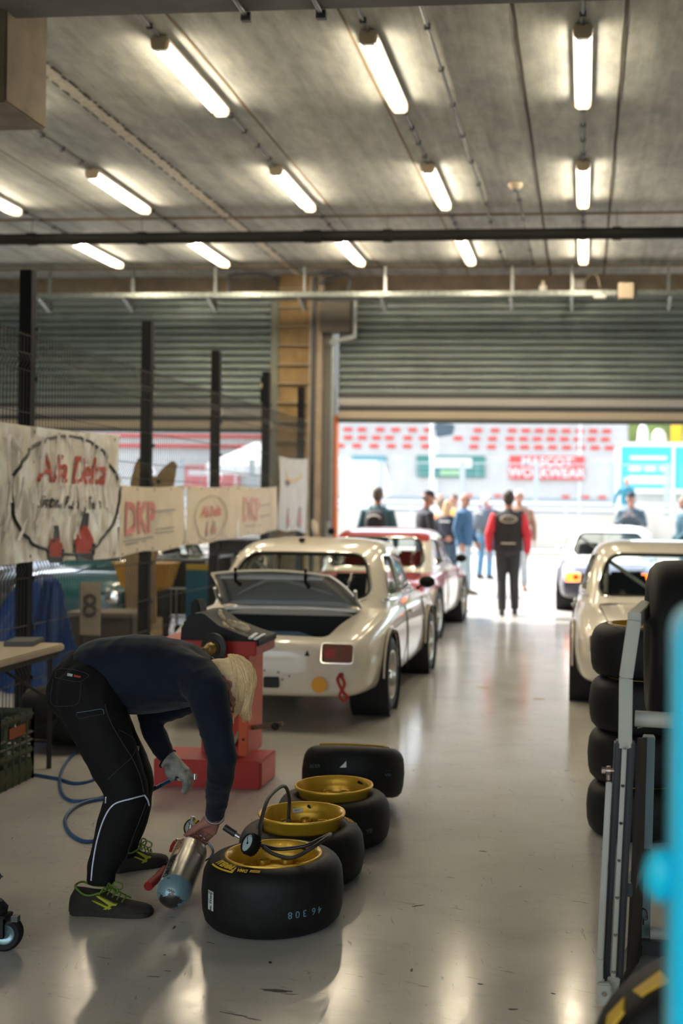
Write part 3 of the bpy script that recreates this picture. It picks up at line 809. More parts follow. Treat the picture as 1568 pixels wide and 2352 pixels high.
    # seats, cage, wheel, dash
    for s in (-1,1):
        g = G(); g.loft([[(s*.33+a*.24,1.75+b*.09-.0,z) for a,b in ((-1,-1),(1,-1),(1,1),(-1,1))] for z in (.35,.7)] + [[(s*.33+a*.16,1.66+b*.06,1.02) for a,b in ((-1,-1),(1,-1),(1,1),(-1,1))]])
        g.box(s*.33-.24,s*.33+.24,1.75,2.2,.34,.45)
        g.obj('seat', mat('seat_%.2f' % seats[0], seats, .7), root, smooth=40, bevel=.03)
    g = G(); loop = [(-.60,1.55,.32),(-.585,1.55,.86),(-.49,1.55,1.16),(0,1.55,1.20),(.49,1.55,1.16),(.585,1.55,.86),(.60,1.55,.32)]
    g.tube(spline(loop,5),.02,10)
    g.tube([(-.5,1.54,1.13),(.58,1.54,.40)],.018,8)
    for s in (-1,1):
        g.tube([(s*.50,1.55,1.14),(s*.53,1.16,.62)],.018,8)
        g.tube(spline([(s*.49,1.55,1.16),(s*.47,2.1,1.20),(s*.50,2.45,1.12),(s*.60,2.68,.82)],5),.018,8)
    g.obj('roll_cage', CAGE, root)
    G().box(-.64,.64,2.55,2.70,.66,.83).obj('dashboard', DARKIN, root, bevel=.02)
    G().tube([(-.33+.16*math.cos(a),2.44+.05*math.sin(a),.80+.15*math.sin(a)) for a in [2*PI*k/24 for k in range(24)]],.013,8,closed=True).obj('steering_wheel', DARKIN, root)
    # trunk
    if trunk:
        g = G(); g.prism([(-.44,.13),(.44,.13),(.55,.83),(-.55,.83)],.342,.352)
        for a,b,h0,h1 in (((-.44,.128),(.44,.128),.60,.60),((-.555,.838),(.555,.838),.765,.765),((-.445,.13),(-.56,.838),.59,.74),((.445,.13),(.56,.838),.59,.74)):
            vs = [(a[0],a[1],.345),(b[0],b[1],.345),(b[0],b[1],h1),(a[0],a[1],h0)]; ins = .006 if a[0] < 0 else -.006
            g.add(vs+[(x+(ins if a[0]*b[0]>0 else 0), y+(.006 if a[1] < .2 and a[0]*b[0]<0 else (-.006 if a[0]*b[0]<0 else 0)), z) for x,y,z in vs],[(0,1,2,3),(7,6,5,4),(0,4,5,1),(1,5,6,2),(2,6,7,3),(3,7,4,0)])
        g.obj('trunk_lining', DARKIN, root, smooth=0)
        BL = mat('brace_blue', (.10,.16,.22), .5)
        g = G(); g.tube([(-.52,.62,.44),(-.12,.60,.58),(.12,.60,.58),(.54,.62,.44)],[(.055,.012)]*4,8,up=(0,0,1)); g.obj('trunk_brace', BL, root)
        # lid: hinge at the front edge, raised
        M = Matrix.Translation((0,.90,.805))@Matrix.Rotation(R(-30),4,'X')
        INN = mat('lid_inner', (.36,.38,.38), .45, coat=.2)
        def lid_pts(off):
            rows = []
            for k in range(9):
                t = k/8; w = .555-(.555-.44)*t; y = -.72*t; zc = -.10*t*t
                rows.append([(w*u, y, zc+.035*(1-u*u)+off) for u in [-1+.2*i for i in range(11)]])
            return rows
        g = G(); a = lid_pts(.012); b = lid_pts(-.006)
        g.grid(a, M=M); g.grid(b, M=M)
        rim_a = a[0] + [r[-1] for r in a[1:]] + a[-1][-2::-1] + [r[0] for r in a[-2:0:-1]]
        rim_b = b[0] + [r[-1] for r in b[1:]] + b[-1][-2::-1] + [r[0] for r in b[-2:0:-1]]
        g.grid([rim_a, rim_b], False, True, M)
        lid = g.obj('trunk_lid', lidpaint, root, smooth=50, weld=True)
        g = G(); rows = lid_pts(-.012)
        rows = [[(p[0]*.955, p[1]*.95-.018, p[2]) for p in r] for r in rows]
        g.grid(rows, M=M); g.obj('lid_liner', INN, lid, smooth=60, fix=False)
        g = G()
        ed = [(x,y,-.10*(y/.72)**2+.0) for x,y in ((-.49,-.05),(-.38,-.66),(.38,-.66),(.49,-.05))]
        g.tube(ed+[ed[0]],[(.022,.012)]*5,6,M=M)
        g.tube([(-.44,-.12,.02),(-.08,-.52,-.035),(.08,-.52,-.035),(.44,-.12,.02)],[(.02,.014)]*4,6,M=M)
        g.obj('lid_rib', INN, lid, smooth=40)
        for x,l in ((-.26,.20),(.26,.22)):
            g = G(); g.tube(spline([(x,-.735,-.055),(x-.01,-.66,-.11),(x-.02,-.66+l*.5,-.09),(x-.03,-.66+l,-.05),(x-.05,-.62+l,-.04)],4),.011,8,M=M); g.obj('rubber_strap', BLACK, lid)
        for s in (-1,1):
            g = G(); g.tube([(s*.545,-.28,.0),(s*.54,-.20,-.03),(s*.545,-.04,-.02)],.013,8,M=M); g.obj('hinge_arm', STEEL, lid)
            g = G(); g.cyl((s*.54,.80,.66),(s*.545,.92,.80),.012,8); g.obj('hinge_stay', STEEL, lid)
    else:
        g = G(); g.tube([(x,y,BODY_Z(x,y)+.003) for x,y in rpoly([(-.50,.14),(.50,.14),(.585,.845),(-.585,.845)],.07)],.006,6,closed=True); g.obj('trunk_seam', DARKIN, root)
    if 'race' in extras:
        r = G().cyl((.425,-.004,.33),(.425,-.014,.33),.055,28).obj('yellow_sticker', mat('sticker_yellow',(.78,.36,.02),.5), root)
        g = G(); g.prism(rpoly([(.025,.30),(.135,.30),(.135,.375),(.025,.375)],.012),-.012,.02,'y'); vg = g.obj('vent_grille', BLACK, root, bevel=.003)
        g = G()
        for k in range(9): g.box(.032+.0125*k,.036+.0125*k,-.016,-.011,.305,.37)
        for k in range(6): g.box(.029,.131,-.016,-.011,.309+.0115*k,.312+.0115*k)
        g.obj('grille_mesh', mat('mesh_grey',(.06,.06,.055),.5), vg, smooth=0)
        g = G(); g.tube(spline([(.575,-.01,.40),(.56,-.03,.375),(.595,-.04,.30),(.635,-.03,.25),(.605,-.045,.235),(.58,-.045,.27),(.61,-.035,.34),(.585,-.02,.40)],5),.011,8); g.cyl((.575,.03,.40),(.575,-.015,.40),.018,10); g.obj('tow_strap', mat('strap_red',(.40,.03,.02),.7), root)
        g = G(); g.prism([(.315,.53),(.35,.53),(.3325,.565)],-.004,.03,'y'); g.obj('badge', BLACK, root, smooth=0)
        g = G(); g.sph((-.10,1.62,1.292),(.028,.028,.016)); g.obj('roof_vent', BLACK, root)
        for x,z in ((.03,.42),(.21,.385),(.16,.36),(.0,.39),(.13,.41)):
            G().cyl((x,.0,z),(x,-.012,z),.006,8).obj('rivet', STEEL_D, root)
    return root
def BODY_Z(x, y):
    for a, b in zip(BODY_ST, BODY_ST[1:]):
        if a[0] <= y <= b[0]:
            t = (y-a[0])/(b[0]-a[0]); w, zs, zd = [a[i]+(b[i]-a[i])*t for i in (1,3,4)]
            u = abs(x)/w
            for (u0,z0),(u1,z1) in zip([(0,zd+.006),(.55,zd-.004),(.8,zs+(zd-zs)*.45),(.905,zs)],[(.55,zd-.004),(.8,zs+(zd-zs)*.45),(.905,zs),(1,zs-.1)]):
                if u0 <= u <= u1: return z0+(z1-z0)*(u-u0)/(u1-u0)
    return .6
CREAM = mat('cream_car_paint', (.74,.68,.56), .28, coat=.9)
car_a = make_car('cream racing saloon with its boot lid raised, beside the red machine', CREAM, CREAM, CREAM, (-2.25,8.25,0), 0, True, ('race',))
REDP = two_tone('red_white_paint', (.42,.03,.03), (.76,.72,.64), (('A','>',.60),('Y','>',.25),('Z','<',.62)))
REDC = two_tone('red_white_cabin', (.76,.72,.64), (.42,.03,.02), (('Z','>',1.15),('A','<',.58)))
car_b = make_car('red roofed saloon with white pillars parked ahead of the cream car', REDP, REDC, REDP, (-2.52,13.3,0), R(-1.5), False, (), seats=(.3,.02,.02))
car_c = make_car('cream saloon at the right behind the four tyre stack', CREAM, CREAM, CREAM, (.72,9.25,0), R(0), False, ())
NAVY = two_tone('navy_white_paint', (.03,.03,.055), (.74,.75,.72), (('Z','>',.735),('A','<',.60)))
NAVC = mat('white_top_paint', (.76,.76,.72), .3, coat=.8)
car_d = make_car('dark blue coupe with white top and lit orange tail light in the doorway', NAVY, NAVC, NAVY, (.40,17.95,0), R(-1), False, ())
for o in car_d.children:
    if o.name.startswith('tail_light'):
        for q in o.children:
            if q.name.startswith('amber'):
                q.data = q.data.copy(); q.data.materials[0] = mat('lens_lit', (1,.16,.02), .3, emit=1.6)
for o in list(car_c.children):
    if o.name.startswith('mirror') and sum(v.co.x for v in o.data.vertices) < 0: bpy.data.objects.remove(o)
for o in car_d.children:
    if o.name.startswith('mirror'): o.data = o.data.copy(); o.data.materials[0] = CHROME
g = G(); g.cyl((-.345,.02,.53),(-.345,-.02,.53),.070,24); g.obj('fuel_cap', mat('cap_brown',(.10,.04,.03),.4), car_d)
# ------------------------------------------------------------------ people
SKIN = mat('skin', (.42,.20,.13), .55, var=.12, vscale=30)
SKIN2 = mat('skin_tan', (.36,.17,.10), .55, var=.1, vscale=30)
EYE = mat('eye_dark', (.03,.025,.02), .2)
LIP = mat('lip', (.32,.11,.09), .5)
def head_geo(g, M):
    """head in its own frame: +y the way it looks, +z up, centre of the skull at the origin"""
    g.sph((0,-.012,.02),(.074,.094,.092),20,14,M); g.sph((0,.012,-.05),(.056,.066,.068),16,12,M)
    g.sph((0,.045,-.098),(.030,.028,.024),12,8,M)
    g.tube([(0,.078,.012),(0,.094,-.018),(0,.108,-.046),(0,.088,-.056)],[.008,.010,.015,.010],8,M=M)
    g.tube([(-.05,.068,.022),(-.022,.083,.024),(.022,.083,.024),(.05,.068,.022)],.010,8,M=M)
    for s in (-1,1):
        g.sph((s*.045,.05,-.03),(.022,.024,.020),10,8,M)
        g.sph((s*.013,.090,-.05),(.010,.011,.008),8,6,M)
        e = spline([(s*.071,.012,-.02),(s*.080,-.002,.014),(s*.086,-.022,.020),(s*.086,-.032,-.002),(s*.078,-.020,-.032),(s*.072,-.002,-.042)],3)
        g.tube(e,.0065,6,M=M); g.sph((s*.074,-.010,-.008),(.008,.020,.028),8,6,M)
    g.tube([(-.022,.080,-.078),(0,.087,-.077),(.022,.080,-.078)],[.006,.009,.006],8,M=M)
def face_parts(root, M):
    for s in (-1,1):
        G().sph((s*.030,.079,-.002),(.013,.009,.008),10,8,M).obj('eye', EYE, root)
    G().tube([(-.024,.083,-.079),(0,.093,-.078),(.024,.083,-.079)],[.003,.005,.003],8,M=M).obj('mouth', LIP, root)
def frame3(x, y, z, o):
    return Matrix((( x[0],y[0],z[0],o[0]),(x[1],y[1],z[1],o[1]),(x[2],y[2],z[2],o[2]),(0,0,0,1)))
def simple_hand(g, w, d, side, curl=.5, fr=.0085):
    """palm and five fingers from wrist w along d; side = +-1, thumb forward"""
    d = V(d).normalized(); f = V((0,1,0)); f = (f - d*f.dot(d)).normalized(); n = d.cross(f).normalized()*side
    w = V(w); g.tube([w, w+d*.04, w+d*.085],[(.022,.030),(.016,.040),(.013,.042)],10,up=n)
    for k,(o,l) in enumerate(((.032,.070),(.011,.080),(-.011,.074),(-.032,.058))):
        a = w+d*.08+f*o; c = curl
        p1 = a+d*l*.42; p2 = p1+(d*math.cos(c)-n*math.sin(c))*l*.33; p3 = p2+(d*math.cos(2*c)-n*math.sin(2*c))*l*.27
        g.tube([a,p1,p2,p3],[fr*1.1,fr*1.05,fr*.95,fr*.75],8)
    a = w+d*.025+f*.028; g.tube([a, a+d*.025+f*.024-n*.004, a+d*.058+f*.030-n*.014],[fr*1.4,fr*1.2,fr*.85],8)
def person(label, loc, rz=0., h=1.76, jacket=None, trousers=None, hair=(.08,.06,.05), shoes=(.03,.03,.03), skin=SKIN,
           arms=None, legs=None, head=0., lean=0., bulk=1., hairkind='short', sleeve=None, extra=None, long_coat=0., nod=0.):
    root = empty('person', label, 'person', loc, rz); k = h/1.76
    S = Matrix.Scale(k, 4)
    A = {'L': ((-.255,-.02,1.13),(-.265,.05,.89)), 'R': ((.255,-.02,1.13),(.265,.05,.89))}
    if arms: A.update(arms)
    Lg = {'L': ((-.10,.015,.50),(-.115,-.03,.085)), 'R': ((.10,.015,.50),(.115,-.03,.085))}
    if legs: Lg.update(legs)
    def ln(p, z0=1.0):
        p = V(p)
        if p.z > z0 and lean: p = V((p.x, p.y+(p.z-z0)*math.sin(lean), z0+(p.z-z0)*math.cos(lean)))
        return p
    hc = ln((0,.02,1.635)); HM = S@Matrix.Translation(hc)@Matrix.Rotation(head,4,'Z')@Matrix.Rotation(-nod,4,'X')
    spine = [ln(p) for p in ((0,0,.90),(0,0,1.02),(0,.005,1.15),(0,0,1.29),(0,-.01,1.40),(0,-.012,1.455))]
    tors = [(.105,.160),(.10,.150),(.100,.150),(.112,.172),(.098,.185),(.06,.10)]
    b = G()
    b.tube(spine, [(a*.85,c*.85) for a,c in tors], 14, up=(0,1,0), M=S)
    b.tube([spine[-1]-V((0,0,.03)), hc-V((0,.015,.06))],[.056,.052],12,M=S)
    head_geo(b, HM)
    for s,q in ((-1,'L'),(1,'R')):
        sh = ln((s*.175,-.01,1.415)); el, wr = V(A[q][0]), V(A[q][1])
        b.tube([sh, sh.lerp(el,.5), el, el.lerp(wr,.35), wr],[.046,.042,.036,.036,.026],10,M=S)
        g2 = G(); simple_hand(g2, wr, (wr-el), s, .35); b.add(g2.v, g2.f, S)
        hp = V((s*.085,0,.93)); kn, an = V(Lg[q][0]), V(Lg[q][1])
        b.tube([hp, hp.lerp(kn,.5), kn, kn.lerp(an,.35), an],[.080,.070,.050,.052,.036],10,M=S)
        b.tube([an, an+V((0,.02,-.04)), an+V((0,.12,-.06))],[.035,.035,.025],8,M=S)
    body = b.obj('body', skin, root); remesh(body, .011, 2)
    face_parts(root, HM)
    # clothes
    t = G(); t.sph((0,0,.93),(.170*bulk,.125*bulk,.11),14,10,S)
    for s,q in ((-1,'L'),(1,'R')):
        hp = V((s*.088,0,.92)); kn, an = V(Lg[q][0]), V(Lg[q][1])
        t.tube([hp, hp.lerp(kn,.5), kn, kn.lerp(an,.4), an+V((0,0,.0))],[.098,.088,.070,.070,.062],12,M=S)
        sh = G(); x0 = an
        toe = (an - V((0,0,an.z-.0)))
        sh.tube([x0+V((0,-.045,-.035)), x0+V((0,.01,-.03)), x0+V((0,.08,-.045)), x0+V((0,.16,-.058)), x0+V((0,.19,-.062))],
                [(.042,.036),(.052,.042),(.038,.046),(.026,.044),(.014,.03)],12,up=(0,0,1),M=S)
        sh.obj('shoe', mat('shoe_%.2f_%.2f'%shoes[:2], shoes, .6), root)
    o = t.obj('trousers', mat('cloth_%.2f_%.2f_%.2f'%trousers, trousers, .85, var=.15, vscale=14), root); remesh(o, .015, 4)
    jm = mat('cloth_%.2f_%.2f_%.2f'%jacket, jacket, .8, var=.15, vscale=14)
    j = G(); sp = [ln((0,0,.90-long_coat))]+spine[1:]
    j.tube(sp, [((a+.028)*bulk,(c+.028)*bulk) for a,c in tors], 16, up=(0,1,0), M=S)
    j.sph(ln((0,-.02,1.46)),(.075,.07,.045),12,8,S)
    sl = G() if sleeve else j
    for s,q in ((-1,'L'),(1,'R')):
        sh = ln((s*.172,-.01,1.41)); el, wr = V(A[q][0]), V(A[q][1])
        if sleeve: j.sph(sh,(.062,.066,.066),10,8,S)
        sl.tube([sh, sh.lerp(el,.5), el, el.lerp(wr,.4), wr],[.072*bulk,.066*bulk,.058*bulk,.054*bulk,.042*bulk],12,M=S)
    o = j.obj('jacket', jm, root); remesh(o, .015, 4)
    if sleeve:
        o = sl.obj('sleeves', mat('cloth_%.2f_%.2f_%.2f'%sleeve, sleeve, .7), root); remesh(o, .014, 3)
    hm = mat('hair_%.2f_%.2f'%hair[:2], hair, .7, var=.3, vscale=60)
    if hairkind == 'bald':
        g = G(); g.tube([(-.074,-.02,-.01),(-.06,-.075,.0),(0,-.106,.0),(.06,-.075,.0),(.074,-.02,-.01)],[(.035,.010)]*5,10,up=(0,0,1),M=HM); g.obj('hair', hm, root)
    elif hairkind == 'cap':
        g = G(); g.lathe([(.0,.125),(.04,.12),(.075,.095),(.092,.05),(.094,.035)],24,HM@Matrix.Translation((0,-.012,0))@Matrix.Scale(.86,4,(1,0,0)))
        g.loft([[(x*.07,.06,.045),(x*.055,.135,.035)] [::1] for x in (-1,-.5,0,.5,1)], caps=False, M=HM)
        g.obj('cap', mat('cap_black',(.015,.016,.02),.8), root)
        g = G(); g.sph((0,-.03,-.005),(.077,.082,.06),16,10,HM); g.obj('hair', hm, root)
    else:
        g = G(); g.sph((0,-.022,.034),(.082,.096,.092),18,12,HM); g.sph((0,-.045,-.02),(.076,.068,.075),14,10,HM)
        if hairkind == 'long':
            g.tube([(0,-.05,.02),(0,-.08,-.08),(0,-.075,-.2),(0,-.06,-.30)],[(.07,.08),(.055,.085),(.045,.08),(.02,.05)],12,up=(0,1,0),M=HM)
        o = g.obj('hair', hm, root); remesh(o, .012, 2)
    if extra: extra(root, S, jm)
    return root

def ex_back_logo(root, S, jm):
    P_ = mat('print_pale', (.55,.50,.42), .6)
    g = G(); g.tube([(.115*math.cos(a),-.158+.02*abs(math.cos(a))**2,1.35+.048*math.sin(a)) for a in [2*PI*k/28 for k in range(28)]],.008,6,closed=True,M=S)
    g.text('BOANO', .056, .004, M=S@Matrix.Translation((0,-.158,1.35))@Matrix.Rotation(R(90),4,'X'))
    g.obj('back_print', P_, root, smooth=0)
    G().box(-.10,.10,-.150,-.135,1.005,1.025,S).obj('back_print', P_, root, smooth=0)
def ex_backpack(col, straps=None):
    def f(root, S, jm):
        g = G(); g.loft([[(x*w,-.13-d*y,z) for x,y in ((-1,0),(-1,.7),(-.6,1),(.6,1),(1,.7),(1,0))] for z,w,d in ((1.02,.12,.10),(1.08,.145,.15),(1.25,.145,.16),(1.36,.13,.13),(1.42,.09,.06))], M=S)
        b = g.obj('backpack', mat('pack_%.2f'%col[0], col, .8), root, smooth=60)
        G().tube(spline([(-.09,-.285,1.30),(-.05,-.30,1.335),(.05,-.30,1.335),(.09,-.285,1.30)],4),.012,8,M=S).obj('pale_patch', mat('patch_pale',(.55,.56,.52),.6), b)
        g = G()
        for s in (-1,1): g.tube(spline([(s*.09,-.13,1.40),(s*.10,-.03,1.475),(s*.11,.09,1.40),(s*.12,.12,1.25),(s*.14,.04,1.1),(s*.13,-.12,1.05)],4),[(.022,.008)]*21,6,M=S)
        g.obj('shoulder_strap', mat('strap_%.2f'%(straps or col)[0], straps or col, .7), root)
    return f
def ex_vest(col):
    def f(root, S, jm):
        g = G(); g.tube([(0,0,.92),(0,0,1.05),(0,.005,1.18),(0,0,1.30),(0,-.01,1.40)],[(.140,.196),(.138,.186),(.138,.186),(.150,.206),(.125,.200)],16,up=(0,1,0),M=S)
        v = g.obj('safety_vest', mat('vest_%.2f'%col[1], col, .7), root)
        for z,a,b_ in ((1.00,.141,.193),(1.22,.145,.196)):
            G().tube([(0,0,z-.025),(0,0,z+.025)],[(a+.004,b_+.004)]*2,20,up=(0,1,0),M=S).obj('reflective_band', mat('band_silver',(.6,.6,.58),.3), v)
    return f
def ex_stripes(root, S, jm):
    for z in (1.02,1.33):
        G().box(-.11,.11,-.147,-.13,z,z+.03,S).obj('white_print', WHITE, root, smooth=0)
def ex_camera(root, S, jm):
    g = G(); g.cbox((0,.36,1.36),(.13,.06,.09)); g.cyl((0,.38,1.36),(0,.46,1.36),.035,16)
    c = G().add(g.v,g.f,S).obj('held_camera', mat('camera_grey',(.25,.25,.26),.4), root, smooth=35)
    G().box(.06,.13,.155,.165,1.27,1.31,S).obj('chest_patch', WHITE, root, smooth=0)

person('person seen from behind in a black vest with bright red sleeves', (-1.09,17.48,0), R(4), 1.84, (.018,.017,.020), (.028,.028,.034), (.04,.035,.03), sleeve=(.62,.03,.05), bulk=1.14,
       arms={'L':((-.265,-.03,1.14),(-.26,.04,.90)),'R':((.265,-.03,1.13),(.268,.06,.88))}, legs={'L':((-.085,.02,.50),(-.075,-.09,.085)),'R':((.09,.03,.50),(.105,.06,.085))}, extra=ex_back_logo)
person('person with a black backpack seen from behind over the red car roof', (-3.16,18.25,0), R(0), 1.88, (.03,.09,.11), (.05,.06,.08), (.10,.08,.06), extra=ex_backpack((.012,.014,.016)))
person('person in a black cap and dark jacket looking down to the right', (-2.47,18.45,0), R(-62), 1.84, (.022,.025,.035), (.05,.06,.09), (.25,.22,.2), hairkind='cap', nod=R(20), lean=R(5),
       arms={'R':((.25,.05,1.15),(.16,.28,1.05)),'L':((-.25,.05,1.15),(-.16,.28,1.06))})
person('person in a navy jacket and pale jeans turning to the right', (-2.13,21.4,0), R(-105), 1.84, (.035,.10,.18), (.42,.50,.52), (.42,.34,.30), hairkind='bald', long_coat=.06, bulk=1.08, head=R(-30),
       arms={'R':((.24,-.06,1.12),(.26,.04,.88)),'L':((-.24,.02,1.13),(-.22,.15,.90))}, legs={'L':((-.09,.03,.50),(-.09,.05,.085)),'R':((.09,0,.50),(.10,-.10,.085))}, shoes=(.2,.15,.1))
person('person with long fair hair and a black vest with white stripes', (-2.52,22.2,0), R(-20), 1.70, (.02,.028,.035), (.04,.07,.10), (.55,.33,.16), hairkind='long', extra=ex_stripes)
person('person in an orange safety vest beyond the black capped person', (-3.10,26.0,0), R(-40), 1.76, (.40,.36,.30), (.10,.11,.14), (.2,.15,.1), extra=ex_vest((.85,.24,.03)))
person('person in a white shirt leaning to the left, head above the orange vest', (-3.28,28.4,0), R(60), 1.90, (.60,.62,.60), (.15,.17,.2), (.35,.22,.15), lean=R(14), hairkind='bald')
person('person in a yellow safety vest above the fair haired person', (-2.92,27.0,0), R(150), 1.86, (.55,.40,.22), (.12,.13,.16), (.08,.06,.05), extra=ex_vest((.85,.48,.10)))
person('white haired person with a dark red-strapped backpack and blue jeans', (-2.13,26.1,0), R(-25), 1.90, (.13,.16,.19), (.12,.26,.38), (.75,.72,.68), extra=ex_backpack((.10,.12,.14),(.65,.04,.07)))
person('person in a brown jacket half hidden behind the red sleeved person', (-1.22,22.7,0), R(190), 1.92, (.30,.16,.10), (.50,.55,.56), (.6,.55,.5), shoes=(.4,.2,.12),
       arms={'R':((.27,-.03,1.12),(.27,.05,.88)),'L':((-.27,-.03,1.12),(-.27,.05,.88))})
g = G(); g.box(.7,2.2,38.6,39.9,.16,.78); struct(g.obj('kerb_step', PWALL, smooth=0, bevel=.02))
person('person in a teal jacket standing on the pit wall step, hand on the rail', (1.38,39.25,.78), R(175), 1.80, (.02,.17,.23), (.36,.46,.50), (.45,.33,.25),
       arms={'R':((.36,-.06,1.12),(.40,.05,.88)),'L':((-.24,-.02,1.13),(-.25,.10,.92))})
person('person in a dark jacket and cap raising a camera with both hands', (.94,24.0,0), R(172), 1.92, (.07,.10,.12), (.06,.08,.10), (.12,.10,.09), hairkind='cap', lean=R(6), nod=R(8),
       arms={'R':((.26,.10,1.16),(.07,.30,1.32)),'L':((-.26,.10,1.16),(-.07,.30,1.32))}, extra=ex_camera)
person('person in a dark blue puffer jacket cut off by the right frame edge', (1.73,20.6,0), R(95), 1.84, (.015,.07,.10), (.10,.15,.2), (.2,.15,.1), bulk=1.22,
       arms={'L':((-.26,.03,1.12),(-.20,.22,.95)),'R':((.26,.03,1.12),(.2,.22,.95))})
# ------------------------------------------------------------------ loose wheels
GOLD = mat('gold_paint', (.70,.42,.035), .33, .45, coat=.3, var=.06, vscale=20)
YEL = mat('tyre_yellow', (.72,.45,.03), .6)
CHALK = mat('chalk_blue', (.10,.22,.28), .8)
TR = .268
def ring_fn(a0, r0, z, flip=1):
    def f(p):
        a = a0 - flip*p.x/r0; r = r0 + flip*p.y
        return V((r*math.cos(a), r*math.sin(a), z(r) + .0022 + p.z))
    return f
def tread_fn(a0, z0, rot=False, R_=TR):
    def f(p):
        x, y = (-p.x, -p.y) if rot else (p.x, p.y)
        a = a0 + x/R_; return V(((R_+.001+p.z)*math.cos(a), (R_+.001+p.z)*math.sin(a), z0+y))
    return f
def make_tyre(h):
    g = G(); pr = [(.166,.022),(.19,.008),(.215,0),(.240,.008),(.258,.028),(TR-.002,.06),(TR+.002,h*.5),(TR-.002,h-.080),(.262,h-.054),(.254,h-.036),(.244,h-.022),(.230,h-.011),(.210,h-.003),(.192,h-.002),(.180,h-.008),(.170,h-.020),(.162,h-.05),(.160,h*.5),(.162,.05)]
    g.lathe(pr, 72, closed=True); return g.mesh('tyre', RUBBER, smooth=60)
TY_A = make_tyre(.255); TY_B = make_tyre(.225)
def side_z(h):
    P_ = ((.17,-.02),(.18,-.008),(.192,-.002),(.21,-.003),(.23,-.011),(.244,-.022),(.254,-.036),(.262,-.054))
    def z(r):
        for (a,b),(c,d) in zip(P_, P_[1:]):
            if a <= r <= c: return h+b+(d-b)*(r-a)/(c-a)
        return h-.02
    return z
def make_rim():
    z = .0
    g = G(); g.lathe([(.162,-.20),(.160,-.10),(.163,-.05),(.168,-.03),(.180,-.018),(.187,-.004),(.185,.002),(.178,.002),(.172,-.004),(.168,-.022),(.160,-.040),(.157,-.046),(.1545,-.070),(.150,-.076),(.150,-.20)], 64, closed=True)
    rm = g.mesh('rim', GOLD, smooth=35)
    o = bpy.data.objects.new('tmp', None)
    g = G(); g.lathe([(.1515,-.073),(.135,-.078),(.09,-.070),(.055,-.066),(.05,-.060),(.033,-.060),(.033,-.093),(.06,-.093),(.09,-.098),(.1515,-.103)], 64, closed=True)
    c = g.obj('hub', GOLD, None, smooth=35)
    k = G()
    for i in range(8):
        a = 2*PI*(i+.5)/8; k.cyl((.114*math.cos(a),.114*math.sin(a),-.2),(.114*math.cos(a),.114*math.sin(a),0),.0185,24)
    cut(c, [k], 35)
    hub = c.data; bpy.data.objects.remove(c)
    g = G()
    for i in range(1):
        a = 2*PI*(i+.5)/8
        g.lathe([(.0185,-.103),(.0185,-.056),(.0215,-.054),(.0255,-.062),(.0265,-.078)], 20, Matrix.Translation((.114*math.cos(a),.114*math.sin(a),0)))
    return rm, hub, g.mesh('hole_collar', GOLD, smooth=40)
RIM_M, HUB_M, COL_M = make_rim()
def mesh_obj(name, me, parent):
    o = bpy.data.objects.new(name, me); COL.objects.link(o); o.parent = parent; return o
def loose_wheel(label, loc, h=.255, tilt=(0,0,0), raise_=.0, a=0., group=None, tyre=None):
    r = empty('racing_wheel', label, 'wheel', loc, 0, group); r.rotation_euler = tilt
    mesh_obj('tyre', tyre or (TY_A if h > .24 else TY_B), r)
    zl = h + raise_
    rim = mesh_obj('rim', RIM_M, r); rim.location = (0,0,zl); rim.rotation_euler = (0,0,a)
    mesh_obj('hub', HUB_M, rim)
    for i in range(8):
        o = mesh_obj('hole_collar', COL_M, rim); o.rotation_euler = (0,0,2*PI*i/8)
    g = G(); aa = a+.6; g.cyl((.164*math.cos(aa),.164*math.sin(aa),-.02),(.150*math.cos(aa),.150*math.sin(aa),-.012),.005,8); g.cyl((.150*math.cos(aa),.150*math.sin(aa),-.012),(.140*math.cos(aa),.140*math.sin(aa),-.008),.0065,8)
    g.obj('valve', BLACK, rim)
    return r, rim
def label_sticker(parent, a0, z0):
    g = G(); n = 8
    rows = [[tread_fn(a0,z0)(V((-.019+.038*i/n, y, .0012))) for i in range(n+1)] for y in (-.036,.036)]
    g.grid(rows); s = g.obj('paper_label', mat('label_paper',(.55,.60,.58),.6), parent, smooth=0, fix=False)
    def vert(p): return tread_fn(a0,z0)(V((-p.y, p.x, .0018+p.z)))
    g = G(); g.text('ML 59484', .0155, .0004, fn=lambda p: vert(V((p.x-.004,p.y-.003,p.z))), bold=.0004)
    g.text('IGM89', .007, .0004, fn=lambda p: vert(V((p.x-.003,p.y+.010,p.z))))
    for i in range(13): g.box(0,0,0,0,0,0) if False else None
    for i in range(12):
        x0 = -.016+.0027*i; w = .0008+.0008*((i*7) % 3)/2
        vs = [tread_fn(a0,z0)(V((x,y,.0018))) for y in (.024,.034) for x in (x0,x0+w)]
        g.add(vs, [(0,1,3,2)])
    g.obj('label_print', mat('ink',(.03,.035,.05),.6), s, smooth=0, fix=False)
